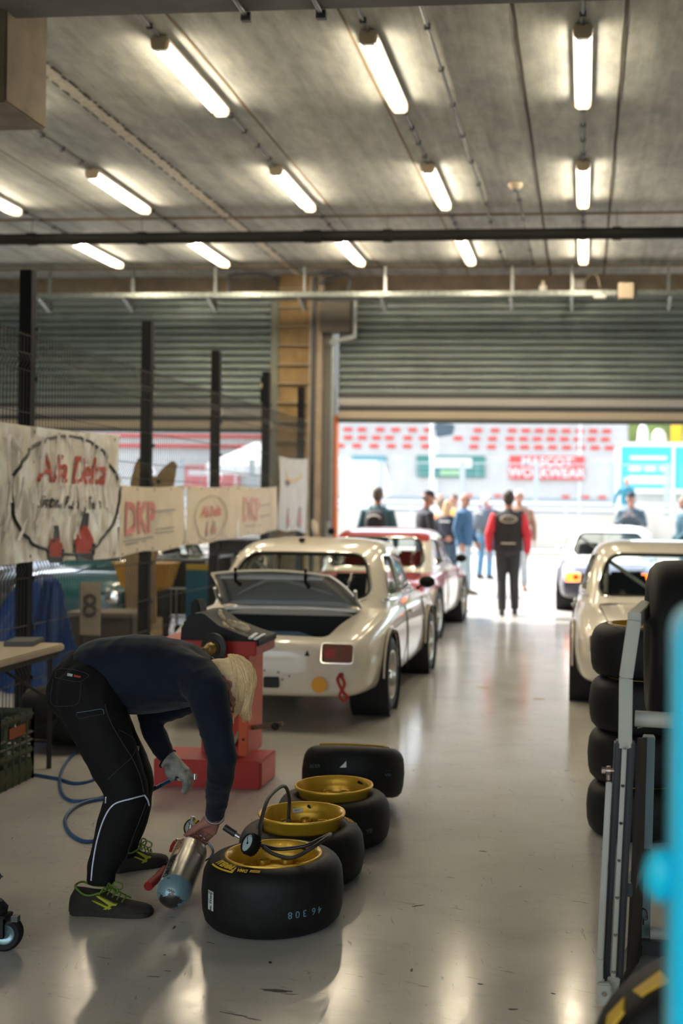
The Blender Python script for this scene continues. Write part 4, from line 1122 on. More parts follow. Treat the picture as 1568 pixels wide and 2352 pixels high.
def sidewall_marks(parent, h, a0, dma=True):
    z = side_z(h)
    g = G(); g.text('PIRELLI', .034, .0012, fn=ring_fn(a0, .214, z), bold=.0012, shear=.0)
    for v0, v1, u0, u1 in ((.0205,.026,-.062,.066),(.013,.026,.056,.066),(.0005,.026,.060,.067)):
        n = 16; f = ring_fn(a0, .214, z)
        g.grid([[f(V((-(u0+(u1-u0)*i/n), v, .0012))) for i in range(n+1)] for v in (v0, v1)])
    g.obj('yellow_lettering', YEL, parent, smooth=0, fix=False)
    if dma:
        g = G(); g.text('DMA', .020, .0012, fn=ring_fn(R(254), .222, z), bold=.0006)
        f = ring_fn(R(267), .222, z)
        g.grid([[f(V((-.019+.038*i/8, v, .0012))) for i in range(9)] for v in (-.006,.006)])
        g.obj('yellow_lettering', YEL, parent, smooth=0, fix=False)
        g = G(); g.text('SUPERSOFT', .006, .0006, fn=ring_fn(R(267), .222, lambda r: z(r)+.0012)); g.obj('black_lettering', BLACK, parent, smooth=0, fix=False)
GRW = 'gold wheels with slick tyres on the floor'
w1, rim1 = loose_wheel('gold wheel on slick tyre nearest the camera, dial gauge on its rim', (-1.167,4.505,0), .255, a=.2)
sidewall_marks(w1, .255, R(228))
label_sticker(w1, R(227), .128)
G().text('4 6  3 0 8', .036, .0008, fn=tread_fn(R(311), .102, True), bold=.0002).obj('chalk_number', CHALK, w1, smooth=0, fix=False)
w2, rim2 = loose_wheel('second gold wheel, black hose plugged into it, behind the nearest wheel', (-1.185,5.046,0), .225, raise_=.048, a=.5)
sidewall_marks(w2, .225, R(35), False)
f = lambda p: V((.1535*math.cos(R(82)-p.x/.153), .1555*math.sin(R(82)-p.x/.153), -.030+p.y))
G().grid([[f(V((x,y,0))) for x in (-.022,-.011,0,.011,.022)] for y in (-.009,.009)]).obj('white_sticker', WHITE, rim2, smooth=0, fix=False)
G().text('BMY', .012, .0004, fn=lambda p: f(p)*1.0 - V((0,.001,0))).obj('black_lettering', BLACK, rim2, smooth=0, fix=False)
w3, rim3 = loose_wheel('third gold wheel lying flat, raised rim, with no hose', (-1.165,5.615,0), .225, raise_=.038, a=.1)
G().text('46 308', .040, .0008, fn=tread_fn(R(312), .10, True), bold=.0004).obj('chalk_number', mat('chalk_dim',(.06,.065,.065),.8), w3, smooth=0, fix=False)
w4, rim4 = loose_wheel('farthest loose wheel, tipped up behind the third gold wheel', (-1.19,6.20,.065), .255, tilt=(R(-14),0,0), raise_=.006, a=.3)
G().text('4630', .042, .0008, fn=tread_fn(R(232), .135), bold=.0004).obj('chalk_number', mat('chalk_dim2',(.06,.10,.13),.8), w4, smooth=0, fix=False)
G().text('80', .042, .0008, fn=tread_fn(R(322), .12), bold=.0004).obj('chalk_number', mat('chalk_dim2',(.06,.10,.13),.8), w4, smooth=0, fix=False)
ff = tread_fn(R(268), .15)
G().add([ff(V(p)) for p in ((-.012,-.012,.001),(.022,-.010,.001),(.020,.022,.001),(.008,.008,.001))], [(0,1,2,3)]).obj('torn_label', WHITE, w4, smooth=0, fix=False)
# stacks on the right
nm = ('topmost','second from the top','third from the top','bottom')
for k in range(4):
    loose_wheel('%s wheel of the tyre stack beside the cream car' % nm[k], (.315-.004*k+random.uniform(-.003,.003),6.0+random.uniform(-.01,.01),.257*(3-k)), .255, a=k*.7, group='tyre stack beside the right hand car')[0]
g = G(); 
for i, r0 in ((0,0),):
    g.text('GTA Flonc', .03, .0008, fn=ring_fn(R(238), .214, side_z(.255)))
tp = [o for o in bpy.data.objects if o.get('label','').startswith('topmost wheel of the tyre stack')][0]
g.obj('chalk_writing', mat('chalk_grey',(.25,.24,.22),.8), tp, smooth=0, fix=False)
for k in range(3):
    loose_wheel('%s wheel of the short stack behind the grey tyre trolley' % ('top','middle','bottom')[k], (.86,5.7,.257*(2-k)), .255, a=k*.5, group='short tyre stack behind the trolley')

# ------------------------------------------------------------------ gauges, hoses, air bottle
def gauge(root, M, r=.038, face=(.42,.55,.58)):
    """dial looking along local +z"""
    pr = [(0,-.032),(r*.9,-.032),(r,-.026),(r,.004),(r*.93,.008),(r*.86,.008),(r*.84,.003)]
    g = G(); g.lathe(pr, 32, M)
    for k in range(22):
        a = 2*PI*k/22; g.cyl((r*math.cos(a),r*math.sin(a),-.030),(r*math.cos(a),r*math.sin(a),.0),.0035,6,M=M)
    g.obj('rubber_boot', BLACK, root)
    d = G().lathe([(0,.003),(r*.85,.003)], 32, M).obj('dial', mat('dial_%.2f'%face[0], face, .35), root)
    g = G(); g.cyl((0,0,.0042),(-r*.45,r*.5,.0042),.0012,6,M=M); g.cyl((0,0,.003),(0,0,.006),.004,10,M=M)
    for k in range(24):
        a = R(-45+270*k/23); g.cyl((r*.68*math.cos(a),r*.68*math.sin(a),.0036),(r*.78*math.cos(a),r*.78*math.sin(a),.0036),.0007,5,M=M)
    g.obj('needle', BLACK, d)
HOSE = mat('hose_black', (.014,.014,.014), .5)
gz = .262+.035
gp = at(570,1937,4.40)
r = empty('tyre_gauge', 'black rubber dial gauge with coiled hose lying on the nearest gold rim', 'gauge', (gp.x,gp.y,0))
zax = V((-.62,-.62,.48)).normalized(); xax = V((0,0,1)).cross(zax).normalized(); yax = zax.cross(xax)
GM = frame3(xax,yax,zax,(0,0,gp.z))
gauge(r, GM)
g = G(); hd = V((-.75,.05,.42)).normalized(); c0 = V((0,0,gp.z))+V((-.02,.0,.015))
g.cyl(c0+hd*.015,c0+hd*.035,.008,10); gk = g.obj('fitting', CHROME, r)
G().cyl(c0+hd*.035,c0+hd*.085,.0125,14).obj('grip', HOSE, r)
o_ = V((gp.x,gp.y,0))
pts = [V((.03,.01,gp.z-.005)), at(640,1950,4.46)-o_, at(700,1943,4.46)-o_, at(740,1925,4.5)-o_, at(758,1916,4.55)-o_, at(750,1924,4.46)-o_, at(715,1948,4.40)-o_, at(672,1970,4.40)-o_, at(630,1962,4.40)-o_, at(605,1946,4.42)-o_]
G().tube(spline(pts,6), .0075, 10).obj('hose', HOSE, r)
hp = [V((.008,.028,gp.z-.008)), V((.030,.045,gp.z+.018)), at(599,1890,4.50)-o_, at(614,1838,4.62)-o_, at(640,1810,4.76)-o_, at(656,1808,4.86)-o_, at(664,1835,4.93)-o_, at(663,1872,4.95)-o_, at(663,1888,4.955)-o_]
h_ = G().tube(spline(hp,7), .0075, 10).obj('hose', HOSE, r)
e = hp[-1]; G().cyl(e+V((0,0,.014)), e-V((0,0,.012)), .011, 12).obj('chuck', STEEL_D, h_)

# silver air bottle held by its handle
b0, b1 = at(398,2055,4.54), at(441,1952,4.82)
r = empty('air_bottle', 'silver air bottle with a chipped blue round end, held by the bending person', 'air bottle', (b0.x,b0.y,0))
O = V((b0.x,b0.y,0)); ax = (b1-b0).normalized(); L = (b1-b0).length
sx = V((1,0,0)) - ax*ax.x; sx.normalize(); sy = ax.cross(sx)
b0.z = .071
BM = frame3(sx,sy,ax,b0-O)
SILV = mat('bottle_silver', (.42,.41,.37), .32, .8, var=.2, vscale=14)
G().lathe([(.068,.02),(.068,L-.03),(.064,L-.012),(.052,L),(.03,L+.006),(0,L+.007)],40,BM).obj('barrel', SILV, r)
chip = bpy.data.materials.new('chipped_blue'); chip.use_nodes = True; nt = chip.node_tree; bs = nt.nodes['Principled BSDF']
tc = nt.nodes.new('ShaderNodeTexCoord'); sp = nt.nodes.new('ShaderNodeSeparateXYZ')
n1 = noise_of(nt, tc.outputs['Object'], 26, 6, .7); n2 = noise_of(nt, tc.outputs['Object'], 70, 4, .6)
vm = nt.nodes.new('ShaderNodeVectorMath'); vm.operation = 'DISTANCE'; nt.links.new(tc.outputs['Object'], vm.inputs[0])
cpt = (b0-O) - ax*.055 + V((-.005,-.015,-.012)); vm.inputs[1].default_value = cpt
ma = nt.nodes.new('ShaderNodeMath'); ma.operation = 'MULTIPLY_ADD'; nt.links.new(n1, ma.inputs[0]); ma.inputs[1].default_value = .11; nt.links.new(vm.outputs['Value'], ma.inputs[2])
bare = ramp2(nt, ma.outputs[0], (1,1,1), (0,0,0), .106, .109)
spots = ramp2(nt, n2, (0,0,0), (1,1,1), .66, .67)
cc = mixc(nt, spots, (.22,.36,.42), (.05,.05,.05)); cc = mixc(nt, bare, cc, (.045,.04,.035))
nt.links.new(cc, bs.inputs['Base Color']); bs.inputs['Roughness'].default_value = .28; bs.inputs['Metallic'].default_value = .35
G().lathe([(0,-.056),(.02,-.053),(.042,-.040),(.058,-.020),(.067,.0),(.0695,.018),(.0695,.024),(.068,.026)],40,BM).obj('end_cap', chip, r)
# decal lettering along the barrel
def barrel_fn(a0, z0):
    def f(p): 
        a = a0 + p.y/.0685
        return BM @ V(((.0685+p.z)*math.cos(a), (.0685+p.z)*math.sin(a), z0-p.x))
    return f
# angle on the barrel that faces the camera's left
best = max(range(360), key=lambda d: (BM.to_3x3() @ V((math.cos(R(d)),math.sin(R(d)),0))).dot(V((-.24,-.94,.22))))
ORT = mat('decal_red',(.48,.10,.03),.5); DKT = mat('decal_dark',(.03,.025,.03),.5)
bg_ = G(); n = 10
bg_.grid([[barrel_fn(R(best),L*.5)(V((u,-.020+.040*i/n,.0006))) for i in range(n+1)] for u in (-L*.5+.035,-.02)])
bg_.obj('decal', mat('decal_cream',(.50,.40,.28),.5), r, smooth=60, fix=False)
G().text('FORL', .040, .0006, fn=lambda p: barrel_fn(R(best),L*.5)(V((p.x-L*.5+.075,p.y,.0014))), bold=.001).obj('red_lettering', ORT, r, smooth=0, fix=False)
G().text('PIECOMO', .036, .0006, fn=lambda p: barrel_fn(R(best),L*.5)(V((p.x*.9+.06,p.y,.0014))), bold=.001).obj('dark_lettering', DKT, r, smooth=0, fix=False)
q = int(best)+95
G().grid([[barrel_fn(R(q),L-.065)(V((u,-.022+.044*i/8,.0006))) for i in range(9)] for u in (-.025,.025)]).obj('plate', mat('plate_tan',(.40,.33,.20),.5), r, smooth=60, fix=False)
# handle rod over the top end, valve, gauge, red sleeve of the hose
HND = [at(436,1932,4.85)-O, at(440,1922,4.86)-O, at(449,1915,4.888)-O, at(464,1922,4.897)-O, at(481,1940,4.90)-O, at(489,1955,4.90)-O, at(484,1968,4.90)-O, at(471,1976,4.88)-O]
G().tube(spline(HND,5), .0052, 10).obj('handle', mat('handle_steel',(.30,.36,.40),.35,.8), r)
zg = V((-.35,-.80,.48)).normalized(); xg = V((0,0,1)).cross(zg).normalized(); yg = zg.cross(xg)
gc = at(438,1899,4.95)-O
gb_ = empty('valve_group', '', '', (0,0,0)); bpy.data.objects.remove(gb_)
g0 = G(); g0.cyl(BM@V((0,0,L)), gc, .011, 10); g0.cyl(at(441,1885,4.94)-O, at(443,1875,4.94)-O, .009, 10); vb = g0.obj('valve', STEEL, r)
gauge(vb, frame3(xg,yg,zg,gc), .034, (.55,.54,.50))
G().cyl(at(447,1884,4.95)-O, at(452,1888,4.95)-O,.008,10).obj('yellow_cap', YEL, r)
rv = at(402,1932,4.86)-O
G().tube([rv, rv+V((-.012,0,-.02)), rv+V((-.02,0,-.045))],[.007,.008,.006],8).obj('red_lever', mat('lever_red',(.40,.02,.015),.5), r)
G().cyl(rv+V((.0,.01,.0)), rv+V((.03,.03,-.01)),.008,10).obj('tap', CHROME, r)
sl = [at(378,1992,4.80)-O, at(366,2012,4.74)-O, at(350,2026,4.68)-O, at(340,2036,4.64)-O]
for p in sl: p.z = max(p.z, .02)
G().tube(spline(sl,4), [.010,.012,.016]+[.019]*10, 12).obj('red_sleeve', mat('sleeve_red',(.30,.012,.012),.6), r)

# blue air hose on the floor up to the gloved hand
HB = mat('hose_blue', (.012,.065,.17), .4)
def fl(px, py, z=.009):
    v = at(px, py, 5.); d = v - V((0,0,H)); t = (z-H)/d.z; return V((d.x*t, d.y*t, z))
hp = [fl(60,1776),fl(90,1781),fl(135,1789),fl(170,1799),fl(205,1794),fl(232,1780),fl(252,1755),fl(230,1726),fl(190,1718),fl(155,1748),fl(138,1785),fl(143,1822),fl(165,1839),fl(210,1836),fl(260,1825),
      fl(262,1832),fl(215,1838),fl(175,1852),fl(150,1880),fl(160,1912),fl(195,1932),fl(235,1922),fl(275,1885),fl(310,1850),
      at(345,1818,5.15),at(372,1803,5.08),at(398,1790,5.02),at(412,1787,5.0)]
for p in hp[24:]: p.z = max(p.z,.02)
r = tag(G().tube(spline(hp,6), .009, 10).obj('air_hose', HB), 'blue air hose looping over the floor up to the gloved hand', 'hose')
g = G(); a = at(410,1787,5.0); b = at(432,1788,4.98); g.cyl(a, b, .012, 12); g.cyl(a.lerp(b,.55), a.lerp(b,.8), .016, 12); c_ = at(447,1783,4.96); g.cyl(b, c_, .009, 12); g.cyl(c_+V((0,0,.012)), c_-V((0,0,.012)), .010, 12)
g.obj('coupling', CHROME, r)

# ------------------------------------------------------------------ red wheel balancer
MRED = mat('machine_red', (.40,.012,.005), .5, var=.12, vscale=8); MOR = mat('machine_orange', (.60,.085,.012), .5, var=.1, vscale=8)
MBLK = mat('machine_black', (.008,.008,.008), .7)
r = empty('wheel_balancer', 'red wheel balancing machine with black top and tray, behind the bending person', 'machine', (-2.05,6.7,0)); O = V((-2.05,6.7,0))
def rb(x0,x1,y0,y1,z0,z1): return G().box(x0-O.x,x1-O.x,y0-O.y,y1-O.y,z0,z1)
rb(-2.385,-1.772,6.52,6.86,.0,.155).obj('base', MRED, r, smooth=35, bevel=.006)
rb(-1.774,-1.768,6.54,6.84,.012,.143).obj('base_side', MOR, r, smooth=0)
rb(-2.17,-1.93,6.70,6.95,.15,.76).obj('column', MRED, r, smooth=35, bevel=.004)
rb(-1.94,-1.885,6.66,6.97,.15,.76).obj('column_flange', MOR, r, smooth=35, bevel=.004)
g = G()
for z in (.25,.42,.62): g.cyl((-1.91-O.x,6.655-O.y,z),(-1.91-O.x,6.665-O.y,z),.008,8)
g.obj('rivet', MBLK, r)
g = G(); g.prism([(-1.99-O.x,.22),(-1.94-O.x,.30),(-1.94-O.x,.26),(-1.97-O.x,.20)],6.66-O.y,6.71-O.y,'y'); g.obj('strut', mat('worn_steel',(.25,.19,.12),.5,.5), r, smooth=0)
g = G(); g.cyl((-1.90-O.x,6.75-O.y,.30),(-1.70-O.x,6.72-O.y,.335),.014,10); pd = g.obj('pedal_rod', mat('rod_brown',(.12,.07,.04),.6), r)
G().sph((-1.735-O.x,6.70-O.y,.325),(.024,.024,.024)).obj('knob', MBLK, pd)
rb(-2.36,-1.785,6.45,6.86,.752,.832).obj('tray', MRED, r, smooth=35, bevel=.006)
pz = [(417,1484),(420,1437),(424,1437),(426,1425),(432,1425),(434,1415),(448,1408),(470,1408),(505,1436),(560,1458),(598,1470),(597,1484)]
pp = [at(x,y,6.5) for x,y in pz]
G().prism([(p.x-O.x,p.z) for p in pp], 6.47-O.y, 6.86-O.y, 'y').obj('tool_top', MBLK, r, smooth=35, bevel=.006)
pp = [at(x,y,6.7) for x,y in ((447,1415),(447,1385),(452,1375),(463,1373),(469,1392),(470,1412),(482,1414),(482,1425),(440,1425))]
G().prism([(p.x-O.x,p.z) for p in pp], 6.62-O.y, 6.75-O.y, 'y').obj('control_head', MBLK, r, smooth=35, bevel=.008)
c = at(487,1489,6.38)-O
sM = Matrix.Translation(c)@Matrix.Rotation(R(90),4,'X')@Matrix.Rotation(R(-16),4,'Y')
G().lathe([(0,-.03),(.03,-.03),(.078,-.026),(.082,-.020),(.080,-.012),(.05,-.006),(.047,0),(0,0)],36,sM).obj('flange_disc', mat('disc_black',(.02,.017,.014),.5), r)
G().lathe([(.036,0),(.034,.02),(.024,.045),(.017,.05),(.016,.09),(.0,.09)],24,sM).obj('cone', mat('brass',(.42,.30,.13),.32,.9), r)
G().cyl(sM@V((0,0,-.1)),sM@V((0,0,.14)),.011,12).obj('spindle', STEEL_D, r)
g = G(); a = at(572,1468,6.48)-O; b = at(588,1456,6.7)-O
for u in (0,.03): g.tube([at(574+u*400,1466+u*60,6.46)-O, at(588+u*600,1455+u*60,6.66)-O],[(.006,.012)]*2,8)
g.obj('slide_rail', STEEL, r)
# gloves on the machine
GLV = mat('glove_cloth', (.68,.56,.37), .9, var=.35, vscale=30, bump=.3, bscale=60)
def rag_glove(label, pts, rad, fing):
    c = at(*pts[0]); rt = empty('work_glove', label, 'glove', (c.x,c.y,0)); o_ = V((c.x,c.y,0))
    g = G(); g.tube([at(*p)-o_ for p in pts],[(a*1.1,a*.8) for a in rad],10)
    for f0, f1, f2 in fing: g.tube(spline([at(*f0)-o_, at(*f1)-o_, at(*f2)-o_],3),[.016,.016,.015,.015,.014,.013,.010],8)
    ob = g.obj('glove_cloth', GLV, rt); remesh(ob, .006, 2); return rt
rag_glove('cream work glove on the front slope of the red machine, right one of two', [(528,1437,6.6),(545,1442,6.62),(562,1450,6.62),(572,1455,6.6)], (.022,.036,.038,.022), (((535,1448,6.55),(526,1444,6.53),(520,1436,6.5)),((545,1452,6.55),(534,1455,6.53),(530,1450,6.5)),((560,1458,6.55),(550,1460,6.53),(545,1456,6.5)),((540,1432,6.66),(530,1428,6.6),(523,1424,6.58))))
rag_glove('brownish work glove bunched up beside the control head, left one of two', [(502,1428,6.65),(508,1425,6.66),(512,1430,6.66)], (.030,.036,.026), (((500,1430,6.6),(490,1433,6.58),(486,1429,6.56)),((505,1435,6.6),(497,1438,6.56),(492,1434,6.56)),((510,1420,6.66),(505,1408,6.66),(507,1400,6.66)),((512,1432,6.6),(516,1438,6.56),(510,1440,6.54))))

# ------------------------------------------------------------------ table, crate and bag at the left
TBL = mat('table_top', (.50,.42,.30), .5, var=.06, vscale=10); TLEG = mat('table_leg', (.03,.027,.022), .5, .4)
r = empty('folding_table', 'long cream folding table with dark legs at the left frame edge', 'table', (-3.48,6.0,0))
G().prism(rpoly([(-.38,-1.0),(.38,-1.0),(.38,.97),(-.38,.97)],.06,5), .695, .735).obj('table_top', TBL, r, bevel=.008)
for x in (-.33,.33):
    for y in (-.75,.85):
        G().tube([(x,y,.0),(x,y,.695)],.0145,10).obj('leg', TLEG, r)
for y in (-.75,.85):
    g = G(); g.tube([(-.33,y,.16),(.33,y,.16)],.011,8); g.tube([(-.33,y,.5),(-.1,y-.0,.69)],.009,8); g.tube([(.33,y-.02,.42),(.18,y-.45*(1 if y>0 else -1),.69)],.009,8); g.obj('brace', TLEG, r)
g = G(); g.box(-.36,-.33,-.9,.9,.66,.695); g.box(.33,.36,-.9,.9,.66,.695); g.obj('apron', TLEG, r, smooth=0)
c = fl(55,1479,.735)
o = tag(G().cbox((0,0,.014),(.17,.26,.028)).obj('notebook', mat('book_dark',(.06,.06,.055),.5), None, smooth=35, bevel=.004), 'dark flat box lying on the cream folding table', 'box'); o.location = c; o.rotation_euler = (0,0,R(12))
CRG = mat('crate_green', (.035,.045,.015), .55)
r = empty('plastic_crate', 'dark green plastic crate on the floor under the folding table', 'crate', (-3.36,6.40,0))
g = G(); w,d,h = .225,.2,.40
for a,b in (((-w,-d),(w,-d)),((w,-d),(w,d)),((w,d),(-w,d)),((-w,d),(-w,-d))):
    for z0,z1 in ((0,.12),(.15,.19),(.215,.235),(.26,.28),(.345,.40)):
        g.tube([(a[0],a[1],(z0+z1)/2),(b[0],b[1],(z0+z1)/2)],[((z1-z0)/2,.008)]*2,4,up=(0,0,1))
    for k in range(6):
        t = k/5; x=a[0]+(b[0]-a[0])*t; y=a[1]+(b[1]-a[1])*t; g.cbox((x,y,.2),(.014,.014,.40))
g.box(-w,w,-d,d,0,.01); g.obj('crate_shell', CRG, r, smooth=0)
G().box(w+.009,w+.011,-.10,.09,.275,.335).obj('orange_label', mat('label_orange',(.30,.07,.02),.6), r, smooth=0)
from mathutils import noise as MN
def lump(name, label, cat, c, r3, m, n=9, vox=.02, seed=1, shape=None):
    rnd = random.Random(seed); g = G()
    for k in range(n):
        g.sph((rnd.uniform(-1,1)*r3[0]*.55, rnd.uniform(-1,1)*r3[1]*.55, r3[2]*rnd.uniform(.5,1.25)), (r3[0]*rnd.uniform(.4,.6), r3[1]*rnd.uniform(.4,.6), r3[2]*rnd.uniform(.35,.55)), 12, 8)
    g.sph((0,0,r3[2]*.6),(r3[0]*.85,r3[1]*.85,r3[2]*.6))
    o = g.obj(name, m); o.location = c; remesh(o, vox, 1)
    for v_ in o.data.vertices:
        q = v_.co; d_ = MN.ridged_multi_fractal(V((q.x*5+seed,q.y*5,q.z*2.2)), .9, 2.1, 4, 1., 2.)
        v_.co = q*(1+.045*(d_-1.0))
    return tag(o, label, cat)
lump('holdall', 'black bag slumped on the floor behind the table leg', 'bag', (-3.35,7.55,0), (.35,.3,.24), mat('bag_black',(.012,.011,.010),.7), seed=3)
lump('rubbish_sack', 'black sack under the far end of the folding table', 'bag', (-3.70,7.10,0), (.16,.11,.22), mat('bag_black',(.012,.011,.010),.7), seed=5)
# castor of a trolley at the lower left corner
r = empty('castor_trolley', 'black castor wheel with a brake lever at the lower left frame corner', 'trolley', (-2.02,4.06,0))
M = Matrix.Translation((0,0,.062))@Matrix.Rotation(R(90),4,'X')@Matrix.Rotation(R(12),4,'Y')
G().lathe([(.036,-.02),(.052,-.022),(.061,-.014),(.062,0),(.061,.014),(.052,.022),(.036,.02)],32,M,closed=True).obj('tyre', RUBBER, r)
G().lathe([(0,.014),(.012,.016),(.018,.010),(.030,.012),(.037,.018),(.037,-.018),(.0,-.014)],28,M).obj('wheel_disc', mat('disc_blue',(.25,.38,.42),.3,.6), r)
g = G(); g.box(-.10,.012,-.034,-.026,.05,.125); g.box(-.10,.012,.026,.034,.05,.125); g.box(-.10,.015,-.034,.034,.118,.13); g.obj('fork', MBLK, r, smooth=35, bevel=.004)
G().lathe([(0,.0),(.055,0),(.06,.02),(.04,.045),(0,.05)],20,Matrix.Translation((-.055,0,.128))).obj('swivel', MBLK, r)
g = G(); g.tube([(.01,-.01,.10),(.035,-.015,.112)],[(.006,.012)]*2,8); g.cbox((.046,-.017,.122),(.024,.022,.02),); g.obj('brake_lever', STEEL_D, r)
G().box(-.60,-.13,-.25,.25,.172,.195).obj('platform', MBLK, r, smooth=35, bevel=.01)

# ------------------------------------------------------------------ the grey tyre trolley at the right
RIG = mat('rig_grey', (.48,.50,.45), .5, var=.05, vscale=10); RIGD = mat('rig_dark', (.03,.035,.04), .45); RIGB = mat('rig_blue_grey', (.20,.30,.32), .5)
r = empty('tyre_trolley', 'tall grey steel tyre trolley with a rubber edged side panel', 'trolley', (.16,4.1,0)); O = V((.16,4.1,0))
def barp(name, pts, w, d, m, bev=.003, lab=None):
    g = G(); g.tube([V(p)-O for p in pts],[(d/2*1.414,w/2*1.414)]*len(pts),4,up=(0,1,0))
    # turn the diamond section square
    return g
def sq(name, a, b, w, d, m, up=(0,1,0), bev=.003):
    a, b = V(a)-O, V(b)-O; t = (b-a).normalized(); u = V(up)-t*t.dot(V(up)); u.normalize(); v = t.cross(u)
    M = frame3(v,u,t,a); return G().box(-w/2,w/2,-d/2,d/2,0,(b-a).length,M).obj(name, m, r, smooth=35, bevel=bev)
p0, p1, p2 = at(1435,1702,3.92), at(1437,1556,3.92), at(1456,1424,3.92)
sq('upright', p0+V((0,0,-.02)), p1, .043, .05, RIG); sq('upright', p1, p2, .043, .05, RIG)
sq('upright_top', p2, at(1485,1395,4.35), .043, .05, RIG, up=(0,0,1))
q0, q1 = at(1399,2248,3.94), at(1426,1700,3.92)
q0.z = max(q0.z,.03)
sq('rubber_edge', q0+V((-.011,0,0)), q1+V((-.011,0,0)), .022, .05, RIGD, bev=.006)
sq('strip', q0+V((.011,-.006,0)), q1+V((.011,-.006,-.005)), .0155, .05, RIG)
sq('rubber_edge', q0+V((.032,0,0)), q1+V((.032,0,0)), .024, .05, RIGD, bev=.006)
for k in range(7):
    p = q0.lerp(q1, .045+.155*k)+V((.011,-.033,0))-O
    G().lathe([(0,-.004),(.0045,-.004),(.006,.0),(.006,.004)],12,Matrix.Translation(p)@Matrix.Rotation(R(-90),4,'X')).obj('bolt', CHROME, r)
sq('foot', at(1398,2330,3.92), at(1409,2240,3.93), .04, .05, RIG)
f0, f1 = at(1476,2196,4.38), at(1490,1690,4.38)
sq('rear_upright', f0, f1, .042, .06, RIGB)
g = G(); A_,B_ = q0+V((.055,.05,.0))-O, q1+V((.055,.05,0))-O; C_, D_ = f1+V((-.02,-.03,0))-O, f0+V((-.02,-.03,0))-O
g.add([A_,B_,C_,D_]+[p+V((.012,0,0)) for p in (A_,B_,C_,D_)],[(0,1,2,3),(7,6,5,4),(0,4,5,1),(1,5,6,2),(2,6,7,3),(3,7,4,0)]); g.obj('side_board', mat('board_brown',(.035,.028,.022),.7), r, smooth=0)
sq('cross_bar', at(1440,2045,3.97), at(1486,1962,4.36), .03, .045, mat('rig_mid',(.12,.14,.15),.5), up=(0,0,1))
tb_ = at(1458,1650,3.98)-O
G().tube([tb_, tb_+V((.45,.0,-.012))], .0265, 20).obj('support_tube', RIG, r)
tl_ = at(1492,2143,4.3)-O
G().tube([tl_, tl_+V((.45,0,-.0))], .021, 18).obj('support_tube', RIG, r)
tf_ = at(1458,1650,3.98)-O+V((0,.42,0)); G().tube([tf_+V((.08,0,0)), tf_+V((.45,0,0))], .0265, 20).obj('support_tube', RIG, r)
G().tube([tb_+V((.01,.02,-.035)), tb_+V((.045,.01,-.02))],.003,6).obj('wire_pin', CHROME, r)
G().tube(spline([at(1470,2085,4.34)-O, at(1485,2092,4.33)-O, at(1486,2110,4.33)-O, at(1478,2112,4.33)-O, at(1477,2124,4.33)-O],4),.003,6).obj('wire_pin', CHROME, r)
sq('floor_rail', V((.20,4.34,.03)), V((.62,4.34,.03)), .05, .05, RIGD)
sq('floor_rail', V((.10,3.93,.02)), V((.215,4.36,.025)), .05, .035, RIGD, up=(0,0,1))
# swing link beside it
l0, l1, l2 = at(1377,2278,3.88), at(1377,2200,3.88), at(1398,1796,3.90)
lk = sq('link_bar', l0, l1, .021, .02, RIG); sq('link_bar', l1, l2, .0195, .02, RIG)
br = at(1378,2296,3.86)-O; G().cbox((br.x+.012,br.y,.045),(.045,.025,.07)).obj('link_bracket', RIG, r, smooth=35, bevel=.005)
G().lathe([(0,.006),(.007,.006),(.010,0),(.010,-.01)],14,Matrix.Translation((br.x+.012,br.y-.014,.05))@Matrix.Rotation(R(90),4,'X')).obj('bolt', CHROME, r)
re_ = at(1397,1770,3.90)-O
g = G(); g.lathe([(.008,-.006),(.015,-.006),(.015,.006),(.008,.006)],18,Matrix.Translation(re_)@Matrix.Rotation(R(90),4,'Y'),closed=True); g.cyl(re_+V((-.022,0,0)),re_+V((.018,0,0)),.007,12); g.cyl(re_+V((-.022,0,0)),re_+V((-.010,0,0)),.011,6); g.cyl(re_-V((0,0,.03)),re_-V((0,0,.012)),.008,10); g.obj('rod_end', mat('rod_end_metal',(.40,.33,.30),.3,.9), r)
for k,(px,py) in enumerate(((1401,1875),(1393,1988))):
    p = at(px,py,3.92)-O; G().cbox(p,(.014,.02,.02)).obj('cable_clip', RIGD, r, smooth=0)
